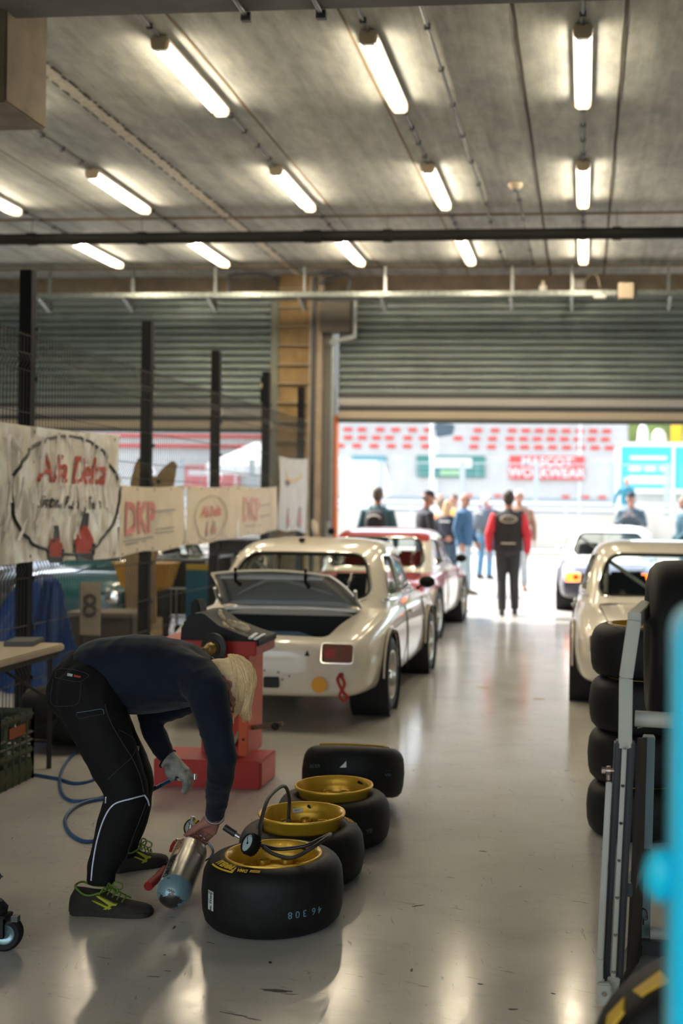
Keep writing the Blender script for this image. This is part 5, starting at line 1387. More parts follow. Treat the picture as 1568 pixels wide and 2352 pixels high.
# upright slick on the trolley, one wheel standing nearer, blue cabinet
def upright(label, loc, rz, sc, marks=False):
    rt = empty('racing_wheel', label, 'wheel', loc, rz)
    M = Matrix.Rotation(R(-90),4,'Y')
    pr = [(.17,.022),(.2,.008),(.235,0),(.27,.01),(.292,.03),(.302,.06),(.305,.145),(.302,.23),(.292,.26),(.27,.28),(.235,.29),(.2,.282),(.17,.268),(.165,.15)]
    S_ = Matrix.Translation((0,0,.305*sc))@Matrix.Scale(sc,4)@Matrix.Rotation(R(90),4,'Y')@Matrix.Translation((0,0,-.145))
    G().lathe(pr,64,S_,closed=True).obj('tyre', RUBBER, rt, smooth=50)
    rm = G().lathe([(.17,.265),(.185,.275),(.178,.28),(.168,.26),(.158,.2),(.12,.18),(.05,.19),(0,.19)],48,S_).obj('rim', GOLD, rt)
    if marks:
        def f(a0,r0):
            def h(p):
                a = a0-p.x/r0; q = r0+p.y; return S_@V((q*math.cos(a),q*math.sin(a),-.0015+.012*0-(p.z)))
            return h
        def fb(a0,r0):
            def h(p):
                a = a0-p.x/r0; q = r0+p.y; return S_@V((q*math.cos(a),q*math.sin(a),.2905-max(0,q-.262)*.55+p.z))
            return h
        for a0, pol in ((R(231),((-.03,.17),(.035,.16),(.045,.20),(.02,.245),(-.02,.235))),(R(211),((-.03,.15),(.05,.175),(.03,.23),(-.045,.225)))):
            g = G(); n = len(pol); P_ = [S_@V((.309*math.cos(a0+u/.305),.309*math.sin(a0+u/.305),zz)) for u,zz in pol]; Q_ = [S_@V((.300*math.cos(a0+u/.305),.300*math.sin(a0+u/.305),zz)) for u,zz in pol]
            g.add(P_+Q_,[tuple(range(n)),tuple(reversed(range(n,2*n)))]+[(i,(i+1)%n,n+(i+1)%n,n+i) for i in range(n)]); g.obj('yellow_mark', YEL, rt, smooth=0)
    return rt
upright('big black slick tyre standing upright on the trolley tubes', (.36,4.19,.842), 0, .95)
upright('dark wheel with yellow marks standing in the lower right corner', (.292,2.62,.095), R(-90), .87, True)
o = G().box(-.22,.3,-.2,.14,.0,.094).obj('tyre_dolly', MBLK, None, smooth=35, bevel=.01); o.location = (.35,2.62,0); tag(o, 'low black dolly under the wheel with yellow marks', 'dolly')
r = empty('blue_upright', 'bright cyan blue steel upright close by at the right frame edge', 'upright panel', (.316,1.26,0))
CYAN = mat('cyan_enamel', (.0,.70,1.0), .35)
G().prism(rpoly([(-.222,.02),(-.06,.02),(-.06,1.50),(-.222,1.50)],.035,5), -.06, .06, 'y').obj('body', CYAN, r, bevel=.008)
G().sph((-.232,-.02,1.225),(.018,.018,.028)).obj('catch', CYAN, r)
g = G()
for x in (-.18,-.10):
    g.cyl((x,0,0),(x,0,.025),.025,12)
g.obj('foot', MBLK, r)

# ------------------------------------------------------------------ mesh fence, banners and the neighbouring bay
FX = -4.0
FPOST = mat('fence_post', (.007,.007,.008), .65, spec=.2); FWIRE = mat('fence_wire', (.018,.018,.017), .55)
r = empty('mesh_fence', 'black welded mesh fence with square posts along the left side', 'fence', (FX,0,0))
PY = (6.2,8.257,10.64,12.70,14.77,16.65)
for y in PY:
    p = G().box(-.045,.045,y-.045,y+.045,0,3.25).obj('post', FPOST, r, smooth=35, bevel=.006)
    G().box(-.12,.12,y-.12,y+.12,0,.015).obj('foot_plate', FPOST, p, smooth=0)
    for k in range(8): G().box(-.05,.06,y+.046,y+.058,.3+.36*k,.33+.36*k).obj('clamp', STEEL_D, p, smooth=0)
ZP = [(.10,0),(.30,0),(.36,.03),(.42,0),(1.04,0),(1.11,.035),(1.18,0),(1.80,0),(1.87,.035),(1.94,0),(2.52,0),(2.58,.03),(2.64,0),(2.79,0)]
for a, b in zip(PY, PY[1:]):
    g = G(); n = int((b-a-.1)/.05)
    for k in range(n+1):
        y = a+.05+(b-a-.1)*k/n; g.tube([(x+.05,y,z) for z,x in ZP],.0036,4)
    for z in (.30,.42,.70,1.04,1.18,1.45,1.80,1.94,2.22,2.52,2.64,2.77): g.tube([(.05,a+.04,z),(.05,b-.04,z)],.0035,4)
    g.obj('mesh_panel', FWIRE, r, smooth=0, fix=False)

def cloth(name, col, trans=.35, rough=.6, bump=0., coat=0.):
    if name in MATS: return MATS[name]
    m = mat(name, col, rough, coat=coat, var=.06, vscale=5, bump=bump, bscale=14); nt = m.node_tree
    b = nt.nodes['Principled BSDF']; o = nt.nodes['Material Output']; t = nt.nodes.new('ShaderNodeBsdfTranslucent'); t.inputs[0].default_value = tuple(col)+(1,)
    mx = nt.nodes.new('ShaderNodeMixShader'); mx.inputs[0].default_value = trans
    nt.links.new(b.outputs[0], mx.inputs[1]); nt.links.new(t.outputs[0], mx.inputs[2]); nt.links.new(mx.outputs[0], o.inputs[0])
    return m
from mathutils import noise as MN
def banner(label, y0, y1, zt0, zt1, zb0, zb1, m, amp, freq, nx=60, nz=24, x=-3.915, seed=0., folds=None):
    r = empty('banner', label, 'banner', (x,(y0+y1)/2,0)); yc = (y0+y1)/2
    def S(u, v, off=0.):
        y = y0+(y1-y0)*u; zt = zt0+(zt1-zt0)*u - .035*math.sin(PI*u)*.6; zb = zb0+(zb1-zb0)*u + .012*math.sin(9*u+seed)
        z = zb+(zt-zb)*v
        d = amp*MN.noise(V((y*freq+seed, z*freq*.35, seed))) + amp*.4*MN.noise(V((y*freq*2.7+9, z*freq*.9, seed)))
        if folds: d += folds(u, v)
        return V((.012+d+off, y-yc, z))
    g = G(); rows = [[S(i/nx, j/nz) for i in range(nx+1)] for j in range(nz+1)]
    g.grid(rows); g.grid([[p+V((-.003,0,0)) for p in rw] for rw in rows])
    g.obj('sheet', m, r, smooth=80, fix=False)
    g = G()
    for u in (.03,.25,.5,.75,.97):
        for v in (.04,.96): g.lathe([(.006,0),(.012,0),(.012,.002),(.006,.002)],10,Matrix.Translation(S(u,v,.002))@Matrix.Rotation(R(90),4,'Y'))
    g.obj('eyelet', STEEL_D, r)
    def onto(uc, vc):
        def f(p):
            u = uc + p.x/(y1-y0); v = vc + p.y/((zt0+zt1-zb0-zb1)/2); return S(u, v, .009+p.z)
        return f
    return r, S, onto
# large oval banner wrapped in crumpled clear film
FILM = cloth('banner_film', (.78,.74,.66), .22, .32, .25, .5)
rb_, S_, on = banner('large glossy wrapped banner with a black oval and red script on the fence', 6.6,9.74,2.13,2.155,1.165,1.13, FILM, .045, 5.5, 130, 50, seed=3.)
INKR = mat('ink_red',(.40,.05,.03),.6); INKB = mat('ink_black',(.02,.022,.022),.5); INKRP = mat('ink_red_pale',(.50,.17,.14),.6); INKG = mat('ink_grey',(.30,.28,.26),.6)
def uv(y, z): return ((y-6.6)/(3.14), (z-1.145)/.995)
g = G(); pts = [S_(*uv(8.78+.95*math.cos(a), 1.645+.455*math.sin(a)), .006) for a in [2*PI*k/72 for k in range(72)]]
g.tube(pts, .012, 6, closed=True); g.obj('oval_line', INKB, rb_)
G().text('Alfa Delta', .30, .002, fn=on(*uv(8.86,1.83)), shear=.25, bold=.004).obj('red_script', INKR, rb_, smooth=0, fix=False)
G().text('Historic Racing Team', .135, .002, fn=on(*uv(8.80,1.585)), shear=.25, bold=.002).obj('black_lettering', INKB, rb_, smooth=0, fix=False)
def emblem(on_, c, s, red):
    a = G().prism(rpoly([(-.16*s,-.16*s),(.16*s,-.16*s),(.15*s,.02*s),(.05*s,.14*s),(-.05*s,.14*s),(-.15*s,.02*s)],.03*s),0,.003); 
    g = G(); g.add([on_(*c)(p) for p in a.v], a.f)
    b = G().prism(rpoly([(-.16*s,-.20*s),(.16*s,-.20*s),(.16*s,-.12*s),(-.16*s,-.12*s)],.02*s),0,.005); b.prism(rpoly([(-.08*s,.10*s),(.08*s,.10*s),(.04*s,.26*s),(-.04*s,.26*s)],.02*s),0,.005); b.prism([(-.10*s,-.02*s),(.10*s,-.02*s),(.07*s,.08*s),(-.07*s,.08*s)],0,.005)
    b.prism([(-.18*s,-.14*s),(-.12*s,-.14*s),(-.12*s,-.03*s),(-.18*s,-.03*s)],0,.004); b.prism([(.12*s,-.14*s),(.18*s,-.14*s),(.18*s,-.03*s),(.12*s,-.03*s)],0,.004)
    h = G(); h.add([on_(*c)(p) for p in b.v], b.f); return g, h
for y,z,s in ((8.55,1.25,.62),(9.05,1.30,.82)):
    ga, gb2 = emblem(on, uv(y,z), s, 1)
    ga.obj('red_emblem', INKR, rb_, smooth=0, fix=False); gb2.obj('black_emblem', INKB, rb_, smooth=0, fix=False)
# crumpled film over the print, its white highlights painted as pale tongues
FILMW = glass('clear_film', (.95,.95,.93), .45, .22)
m_ = bpy.data.materials.new('film_sheen_pale'); m_.use_nodes = True; b_ = m_.node_tree.nodes['Principled BSDF']; b_.inputs['Base Color'].default_value = (.86,.83,.80,1); b_.inputs['Roughness'].default_value = .18; b_.inputs['Alpha'].default_value = .8
rnd = random.Random(11); g = G()
for k in range(150):
    y = rnd.uniform(6.75,9.66); band = rnd.random()
    if band < .55: z0 = rnd.uniform(1.50,1.62); l = rnd.uniform(.10,.26)
    elif band < .75: z0 = rnd.uniform(2.02,2.12); l = -rnd.uniform(.06,.22)
    else: z0 = rnd.uniform(1.2,1.5); l = rnd.uniform(.08,.22)
    w = rnd.uniform(.008,.030); sl = rnd.uniform(-.05,.08)
    rows = []
    for i in range(6):
        t = i/5; ww = w*(1-t*.85)*(1+.4*rnd.uniform(-1,1))
        rows.append([S_(*uv(min(9.7,max(6.62,y+sl*t+s*ww)), min(2.13,max(1.15,z0+l*t))), .012+.012*(1-abs(s))+.006*rnd.random()) for s in (-1,0,1)])
    g.grid(rows)
g.obj('film_crease_glint', m_, rb_, smooth=60, fix=False)['kind'] = 'stuff'
# the row of fabric banners
FAB = cloth('banner_fabric', (.85,.79,.67), .5, .75)
def bars(r, on, lst, m):
    g = G()
    for (u,v,w,h) in lst:
        a = G().box(-w/2,w/2,-h/2,h/2,0,.002); g.add([on(u,v)(p) for p in a.v], a.f)
    g.obj('small_print', m, r, smooth=0, fix=False)
b1_, S1, on1 = banner('cream fabric banner with large red letters beside the glossy banner', 9.76,11.44,1.735,1.765,1.13,1.165, FAB, .03, 3., seed=5.)
G().text('DKP', .40, .002, fn=on1(.29,.50), bold=.012).obj('red_lettering', INKRP, b1_, smooth=0, fix=False)
bars(b1_, on1, [(.27,.22,.75,.016),(.24,.16,.5,.012),(.66,.62,.5,.02),(.66,.34,.4,.012),(.66,.28,.4,.012)], INKG)
def ytri(u, v): return .02*math.sin(PI*u)*v
b2_, S2, on2 = banner('cream fabric banner with a thin oval and small red script, middle of the row', 11.47,13.24,1.765,1.79,1.165,1.20, FAB, .04, 2.6, seed=8., folds=ytri)
g = G(); g.tube([on2(.42,.45)(V((.52*math.cos(a),.235*math.sin(a),.002))) for a in [2*PI*k/48 for k in range(48)]],.005,6,closed=True); g.obj('oval_line', INKG, b2_)
G().text('Alfa Delta', .16, .002, fn=on2(.42,.56), shear=.25, bold=.004).obj('red_script', INKRP, b2_, smooth=0, fix=False)
for u in (.36,.48):
    ga, gb2 = emblem(on2, (u,.25), .34, 1); ga.obj('red_emblem', INKRP, b2_, smooth=0, fix=False); gb2.obj('grey_emblem', INKG, b2_, smooth=0, fix=False)
g = G(); tri = [(.20,1.0),(.95,1.0),(.72,.72),(.55,.56)]
g.add([S2(u,v,.006) for u,v in tri],[(0,1,2,3)]); 
b3_, S3, on3 = banner('cream fabric banner with faint red letters, far end of the row', 13.27,14.98,1.79,1.81,1.20,1.25, FAB, .03, 3., seed=12.)
G().text('DKP', .38, .002, fn=on3(.30,.52), bold=.01).obj('red_lettering', mat('ink_red_faint',(.56,.33,.27),.6), b3_, smooth=0, fix=False)
bars(b3_, on3, [(.66,.62,.5,.016),(.66,.38,.5,.012),(.35,.2,.7,.012)], INKG)
b4_, S4, on4 = banner('tall white banner with a gold wreath by the pier', 15.08,16.66,2.205,2.235,1.255,1.19, cloth('banner_white',(.68,.69,.66),.4,.6), .05, 2.2, seed=15.)
G().text('~', .01, .001, fn=on4(.5,.9)) 
g = G()
for a in [R(200+14*k) for k in range(11)]:
    p = G().sph((.36*math.cos(a),.16*math.sin(a),0),(.05,.03,.002),8,4); g.add([on4(.48,.86)(q) for q in p.v], p.f)
g.obj('gold_wreath', mat('ink_gold',(.58,.46,.25),.6), b4_, smooth=0, fix=False)
for u in (.34,.66):
    ga, gb2 = emblem(on4, (u,.17), .62, 1); ga.obj('red_emblem', INKRP, b4_, smooth=0, fix=False); gb2.obj('grey_emblem', INKG, b4_, smooth=0, fix=False)

# neighbouring bay behind the fence
rows = []
for i in range(26):
    t = i/25; z = .97*t**.85; r0 = .50*(1-t)**.55*(1-.25*math.sin(PI*t)) + .02
    rows.append([( r0*math.cos(a)*(1+.16*math.sin(5*a+2.2*t)+.09*math.sin(13*a-3*t)+.05*MN.noise(V((math.cos(a)*3,math.sin(a)*3,z*5)))) + .22*t, r0*.8*math.sin(a)*(1+.16*math.sin(5*a+2.2*t)+.09*math.sin(13*a-3*t)), z) for a in [2*PI*k/80 for k in range(80)]])
o = G().loft(rows).obj('blue_tarpaulin', mat('tarp_blue',(.008,.05,.20),.45), smooth=60); o.location = (-4.82,9.85,0)
tag(o, 'blue tarpaulin draped in a peaked heap behind the fence at the left', 'tarpaulin')
r = empty('number_board', 'cream board with a dark number standing behind the fence', 'board', (-4.42,10.42,0))
G().box(-.10,.10,-.015,.015,.38,.86).obj('board', CREAMP, r, smooth=0, bevel=.01)
G().text('8', .30, .004, M=Matrix.Translation((0,-.018,.64))@Matrix.Rotation(R(90),4,'X'), bold=.004).obj('number', mat('number_grey',(.16,.14,.11),.7), r, smooth=0)
for x in (-.08,.08): G().box(x-.012,x+.012,-.01,.01,0,.38).obj('leg', STEEL_D, r, smooth=0)
r = empty('grey_crate', 'wide grey plastic crate with a pale rim behind the fence', 'crate', (-4.52,11.1,0))
g = G(); g.box(-.32,.32,-.25,.25,0,.53); g.obj('crate_shell', mat('crate_grey',(.10,.085,.065),.7), r, smooth=35, bevel=.02)
G().box(-.34,.34,-.27,.27,.50,.545).obj('rim', mat('crate_rim',(.20,.17,.13),.7), r, smooth=35, bevel=.012)
r = empty('yellow_tub', 'yellow plastic tub on a dark stand behind the fence', 'tub', (-4.62,12.35,0))
G().loft([[(x*w,y*w*.8,z) for x,y in ((-1,-.7),(-.7,-1),(.7,-1),(1,-.7),(1,.7),(.7,1),(-.7,1),(-1,.7))] for z,w in ((.64,.16),(.70,.24),(.92,.30),(.95,.32))]).obj('tub', mat('tub_yellow',(.62,.32,.01),.45), r)
G().box(-.2,.2,-.15,.15,0,.64).obj('stand', BLACK, r, smooth=0)
r = empty('board_cutout', 'tall tan wooden cutout with a forked top behind the second fence post', 'wooden cutout', (-4.33,11.75,0))
ol = [(-.27,.38),(.05,.36),(.02,.95),(.10,1.30),(.20,1.75),(.235,1.98),(.19,2.02),(.08,1.93),(.02,1.84),(-.07,1.90),(-.10,2.03),(-.16,2.05),(-.21,1.95),(-.26,1.7),(-.26,1.3),(-.30,.95)]
G().prism(rpoly(ol,.03,3), -.02, .02, 'y').obj('board', mat('plywood_tan',(.36,.25,.12),.7,var=.15,vscale=9), r, bevel=.006)
G().cyl((.05,-.022,1.80),(.05,-.03,1.80),.02,12).obj('hole', BLACK, r)
G().box(-.2,.0,-.02,.3,0,.4).obj('prop', mat('plywood_tan',(.36,.25,.12),.7), r, smooth=0)
r = empty('cage_trolley', 'pale steel cage trolley with a black box behind the fence', 'trolley', (-4.55,13.6,0))
g = G()
for x in (-.34,.34):
    for y in (-.5,.5): g.cyl((x,y,.06),(x,y,.98),.016,8)
for z in (.3,.62,.96):
    for y in (-.5,.5): g.cyl((-.34,y,z),(.34,y,z),.012,8)
    for x in (-.34,.34): g.cyl((x,-.5,z),(x,.5,z),.012,8)
for k in range(11): g.cyl((-.34+.068*k,-.5,.3),(-.34+.068*k,-.5,.62),.006,6); g.cyl((.34,-.5+.1*k,.3),(.34,-.5+.1*k,.62),.006,6)
g.obj('cage', mat('cage_zinc',(.42,.48,.48),.4,.6), r)
G().box(-.30,.28,-.46,.4,.32,.93).obj('black_box', BLACK, r, smooth=35, bevel=.02)
for x in (-.3,.3):
    for y in (-.45,.45): G().lathe([(0,-.012),(.05,-.012),(.06,0),(.05,.012),(0,.012)],16,Matrix.Translation((x,y,.06))@Matrix.Rotation(R(90),4,'X')).obj('castor', RUBBER, r)
r = empty('display_stand', 'blue upright display stand with a yellow top edge left of the raised boot lid', 'stand', (-4.28,13.05,0))
G().box(-.14,.16,-.02,.02,.0,.84).obj('sheet', mat('panel_blue',(.0,.16,.30),.5), r, smooth=0)
G().box(-.14,.16,-.024,.024,.84,.90).obj('yellow_edge', mat('edge_yellow',(.62,.42,.02),.5), r, smooth=0)
r = empty('black_cabinet', 'black cabinet behind the fence near the pier', 'cabinet', (-4.42,15.1,0))
G().box(-.22,.2,-.35,.35,0,1.12).obj('body', BLACK, r, smooth=35, bevel=.02)
for z in (.35,.7,1.0): G().box(.20,.212,-.3,.3,z-.012,z+.012).obj('handle', STEEL_D, r, smooth=0)
TEAL = mat('teal_car_paint',(.01,.10,.12),.3,coat=.9)
def recolour(src, loc, rz, label, paint):
    c = dup(src, loc, rz, label)
    for o in c.children:
        if o.type == 'MESH' and o.name.split('.')[0] in ('body','cabin_shell','arch_lip'):
            o.data = o.data.copy(); o.data.materials[0] = paint
    return c
recolour(car_c, (-5.65,12.7,0), R(180), 'dark teal saloon in the neighbouring bay behind the fence', TEAL).location = (-5.75,16.9,0)
recolour(car_c, (-7.7,9.6,0), R(0), 'pale grey saloon farther left in the neighbouring bay', mat('grey_car_paint',(.45,.46,.46),.3,coat=.9))
recolour(car_c, (-8.0,14.0,0), R(0), 'dark grey saloon in the neighbouring bay near its door', mat('dark_car_paint',(.06,.065,.07),.3,coat=.9))

# ------------------------------------------------------------------ marks on the floor
def stain(px, py, w, h, rot, m, seed):
    rnd = random.Random(seed); c = fl(px, py, .0006); n = 22; pts = []
    for k in range(n):
        a = 2*PI*k/n; q = 1+rnd.uniform(-.35,.35); x, y = w/2*math.cos(a)*q, h/2*math.sin(a)*q
        pts.append((c.x+x*math.cos(rot)-y*math.sin(rot), c.y+x*math.sin(rot)+y*math.cos(rot)))
    struct(G().prism(pts, .0, .0008).obj('scuff_mark', m, floor, smooth=0))
SCF = mat('scuff', (.012,.012,.014), .6)
for i,(px,py,w,h,ro) in enumerate(((635,2275,.090,.020,-.02),(665,2283,.05,.004,0),(400,2130,.008,.030,.1),(540,2330,.09,.006,-.25),(580,2340,.06,.004,-.25),(352,2243,.04,.004,.05),(385,2230,.022,.003,0),(620,2210,.012,.02,.3),(1108,1955,.035,.010,-.1),(1195,2036,.010,.006,.2),(945,2228,.008,.03,.1),(1103,2260,.02,.008,-.3),(1178,2318,.03,.012,.2),(483,2165,.035,.003,-.4),(378,2193,.008,.006,0),(1270,2282,.015,.006,-.4),(1010,1807,.02,.01,0),(1300,1770,.02,.01,.2),(960,2080,.05,.012,.5))):
    stain(px,py,w,h,ro,SCF,i)
LEAF = mat('leaf_yellow',(.40,.30,.03),.7)
for px,py,lab in ((1238,1605,'small yellow leaf on the floor left of the right hand cream car'),(1168,1478,'tiny yellow leaf on the floor below the red sleeved person'),(1108,1578,'faint yellow scrap on the floor in the middle of the aisle')):
    c = fl(px,py,.002); o = G().prism([(-.05,0),(-.02,.02),(.03,.018),(.05,0),(.03,-.015),(-.02,-.012)],0,.002).obj('fallen_leaf', LEAF, None, smooth=0); o.location = (c.x,c.y,.0006); tag(o,lab,'leaf')
# ------------------------------------------------------------------ the person bending over the wheels
WO = V((-1.95,4.78,0))
wk = empty('person', 'white haired person in dark blue bending over to lift the silver air bottle', 'person', WO)
def w(px, py, Y): return at(px, py, Y) - WO
NAVY_S = mat('shirt_navy', (.007,.0125,.023), .85, var=.2, vscale=8, sheen=.1, bump=.3, bscale=7, spec=.2); TRS = mat('work_trousers', (.0075,.0075,.008), .8, var=.2, vscale=12, bump=.3, bscale=8, spec=.2)
# joints
hipN, kneeN, ankN = w(198,1592,4.70), w(296,1826,4.58), w(232,2010,4.53)
hipF, kneeF, ankF = w(205,1598,4.93), w(312,1795,5.02), w(288,1950,5.02)
shN, elN, wrN = w(476,1590,4.62), w(511,1742,4.60), w(494,1872,4.80)
shF, elF, wrF = w(462,1580,5.02), w(338,1652,5.06), w(384,1742,5.00)
# trousers
g = G(); px1 = 568.
g.sph(w(192,1585,4.80),(.150,.175,.140),20,14)
g.tube([w(200,1600,4.81), w(225,1572,4.82), w(262,1560,4.82)],[(.150,.165),(.150,.170),(.145,.165)],18,up=(0,1,0)) if False else None
g.tube([w(175,1590,4.81), w(205,1566,4.81), w(240,1556,4.82)],[(.170,.135),(.172,.150),(.160,.150)],18,up=(0,1,0))
for h_, k_, a_, s in ((hipN,kneeN,ankN,1.),(hipF,kneeF,ankF,.95)):
    up_ = (k_-h_); lo = a_-k_
    g.sph(h_,(.128*s,.125*s,.128*s),16,12)
    g.tube([h_, h_+up_*.3, h_+up_*.62, k_-up_*.06, k_+lo*.06, k_+lo*.35, k_+lo*.72, a_+V((0,0,.02)), a_-V((0,0,.035))],
           [.128*s,.120*s,.102*s,.088*s,.087*s,.086*s,.070*s,.060*s,.056*s],18)
tr = g.obj('trousers', TRS, wk); remesh(tr, .010, 6); wrinkle(tr, .007, (9,5,6), 2.)
PIPE = mat('reflective_piping', (.62,.68,.85), .35); STIT = mat('stitch', (.035,.036,.04), .8); PAT = mat('patch_white',(.45,.50,.50),.6); PATR = mat('patch_red',(.40,.04,.02),.6)
from mathutils.bvhtree import BVHTree
def bvh(o):
    me = o.data; return BVHTree.FromPolygons([v.co.copy() for v in me.vertices],[tuple(p.vertices) for p in me.polygons])
TB = bvh(tr)
def drop(tree, px, py, off=.003):
    """where the line of sight of (px, py) meets the cloth"""
    a = at(px, py, 3.) - WO; c = V((0,0,H)) - WO; d = (a-c).normalized()
    hit = tree.ray_cast(c, d)
    return (hit[0] + hit[1]*off) if hit[0] is not None else None
def seam(tree, pts, rad, name, m, parent, n=6):
    q = [(V((x,y,0))) for x,y in pts]; q = spline(q, n); P_ = [drop(tree, p.x, p.y, rad*.7) for p in q]; P_ = [p for p in P_ if p is not None]
    if len(P_) > 2:
        G().tube(P_, rad, 6).obj(name, m, parent)
seam(TB, [(210,2022),(214,1985),(224,1930),(240,1880),(262,1848),(300,1835),(331,1827)], .0032, 'reflective_piping', PIPE, tr)
seam(TB, [(331,1827),(338,1838),(341,1850)], .0032, 'reflective_piping', PIPE, tr)
seam(TB, [(244,1830),(243,1845)], .0025, 'reflective_piping', PIPE, tr)
seam(TB, [(241,1618),(250,1650),(268,1685),(290,1720),(305,1745),(322,1785),(330,1822)], .0016, 'seam', STIT, tr)
seam(TB, [(248,1790),(280,1760),(303,1738),(312,1712),(305,1695),(272,1676)], .0014, 'seam', STIT, tr)
seam(TB, [(335,1845),(318,1890),(295,1950),(280,2015)], .0016, 'seam', STIT, tr)
seam(TB, [(176,1637),(205,1633),(234,1629),(239,1640)], .0014, 'pocket_trim', mat('trim_blue_grey',(.10,.15,.17),.6), tr)
seam(TB, [(176,1638),(181,1650),(210,1645),(238,1640)], .0012, 'seam', STIT, tr)
seam(TB, [(128,1557),(133,1538),(165,1538),(203,1550),(190,1562),(175,1566),(128,1557)], .0013, 'seam', STIT, tr)
seam(TB, [(122,1560),(118,1615),(150,1622),(178,1616),(185,1590),(186,1565)], .0012, 'seam', STIT, tr)
def quad(tree, pts, name, m, parent):
    P_ = [drop(tree, x, y, .003) for x, y in pts]
    if all(p is not None for p in P_): G().add(P_,[(0,1,2,3)]).obj(name, m, parent, smooth=0, fix=False)
quad(TB, [(156,1547),(168,1549),(167,1555),(155,1553)], 'white_patch', PAT, tr)
quad(TB, [(171,1550),(186,1554),(185,1558),(170,1555)], 'red_patch', PATR, tr)
quad(TB, [(314,1712),(319,1715),(316,1732),(311,1729)], 'white_patch', PAT, tr)
# shirt
g = G()
secs = [(206,1566,4.82,.158,.165),(240,1557,4.82,.166,.170),(300,1548,4.82,.165,.170),(370,1548,4.82,.160,.175),(425,1555,4.82,.138,.185),(465,1566,4.82,.104,.185),(492,1572,4.82,.075,.12)]
g.tube([w(x,y,Y) for x,y,Y,_,_ in secs],[(b,a) for *_,a,b in secs],20,up=(0,1,0))
g.sph(w(464,1572,4.68),(.078,.085,.078),14,10); g.sph(w(455,1575,4.98),(.085,.085,.080),14,10)
g.tube([w(484,1566,4.82),w(500,1560,4.81)],[.066,.058],14)
g.sph(shN,(.082,.080,.080),16,12); g.tube([w(400,1538,4.76), w(455,1556,4.70), shN],[.10,.094,.080],14)
g.tube([shN, shN.lerp(elN,.3), shN.lerp(elN,.7), elN, elN.lerp(wrN,.3), elN.lerp(wrN,.7), wrN],[.080,.074,.063,.057,.056,.048,.040],16)
g.tube([shF, shF.lerp(elF,.5), elF, elF.lerp(wrF,.4), wrF],[.080,.070,.058,.052,.040],16)
sh = g.obj('shirt', NAVY_S, wk); remesh(sh, .009, 9); wrinkle(sh, .007, (7,3,11), 5.)
SB = bvh(sh)
# hem, cuffs and collar
CUFF = mat('cuff_white',(.40,.42,.45),.7); CUFR = mat('cuff_red',(.16,.03,.04),.7)
def cuff(a, b, r, parent):
    d = (b-a).normalized(); u = d.orthogonal().normalized(); v = d.cross(u)
    for off, m, rr in ((.004,CUFF,.0022),(.010,CUFR,.0020)):
        c = b+d*off; G().tube([c+u*r*math.cos(t)+v*r*math.sin(t) for t in [2*PI*k/28 for k in range(28)]],rr,6,closed=True).obj('cuff_stripe', m, parent)
cuff(elN.lerp(wrN,.7), wrN+(wrN-elN).normalized()*.004, .0385, sh); cuff(elF.lerp(wrF,.5), wrF+(wrF-elF).normalized()*.004, .0385, sh)
seam(SB, [(484,1512),(489,1516),(494,1521)], .0035, 'collar_stripe', CUFR, sh); seam(SB, [(486,1511),(491,1515),(496,1519)], .0025, 'collar_stripe', CUFF, sh)
# body: head, neck, hands, forearm and shins, one surface
hu = V((.93,.36,.14)).normalized(); hf = V((.10,.02,-1)); hf = (hf-hu*hf.dot(hu)).normalized(); hl = hf.cross(hu)
hc = w(516,1576,4.80)
HM = frame3(hl, hf, hu, hc)
b = G(); head_geo(b, HM)
b.tube([w(470,1568,4.82), w(505,1562,4.81), hc-hu*.05-hf*.02],[.06,.055,.055],12)
b.tube([w(240,1560,4.82), w(300,1550,4.82), w(380,1550,4.82), w(470,1568,4.82)],[(.10,.09),(.10,.09),(.11,.09),(.08,.06)],12,up=(0,1,0))
for h_, k_, a_ in ((hipN,kneeN,ankN),(hipF,kneeF,ankF)):
    b.tube([w(240,1560,4.82), h_, h_.lerp(k_,.5), k_, k_.lerp(a_,.3), a_, a_-V((0,0,.03))],[.09,.085,.065,.05,.05,.034,.03],10)
b.tube([shN-V((.04,0,0)), shN, elN, elN.lerp(wrN,.35), wrN, wrN+(wrN-elN).normalized()*.03],[.05,.045,.036,.036,.027,.026],12)
b.tube([shF-V((.04,0,0)), shF, elF, elF.lerp(wrF,.35), wrF],[.05,.045,.036,.036,.027],12)
# near hand closed round the handle
hC = w(465,1918,4.872)
ha = (w(484,1941,4.89)-w(449,1912,4.87)).normalized()
hb = (hC-wrN); hb = (hb-ha*hb.dot(ha)).normalized(); hn = ha.cross(hb)
if hn.y < 0: hn = -hn
kn = []
b.tube([wrN, wrN.lerp(hC,.45)+hn*.012, hC-hb*.020+hn*.018],[(.027,.030),(.020,.040),(.016,.044)],12,up=hn)
for s,l in ((-.034,.95),(-.012,1.03),(.010,1.),(.031,.88)):
    m0 = hC+ha*s-hb*.006+hn*.024; m1 = hC+ha*s*1.02+hb*.030*l+hn*.018; m2 = hC+ha*s*1.02+hb*.030*l-hn*.014; m3 = hC+ha*s-hb*.002-hn*.019
    b.tube([hC+ha*s*.8-hb*.04+hn*.018, m0, m1, m2, m3],[.011,.0105,.0102,.0098,.0080],10)
    b.sph(m1,(.0112,)*3,8,6); b.sph(m2,(.0105,)*3,8,6)
th0 = w(484,1884,4.82); th1 = w(459,1896,4.835); th2 = w(442,1908,4.84); th3 = w(425,1919,4.845)
b.tube([th0, th1, th2, th3],[.022,.0170,.0140,.0095],10)
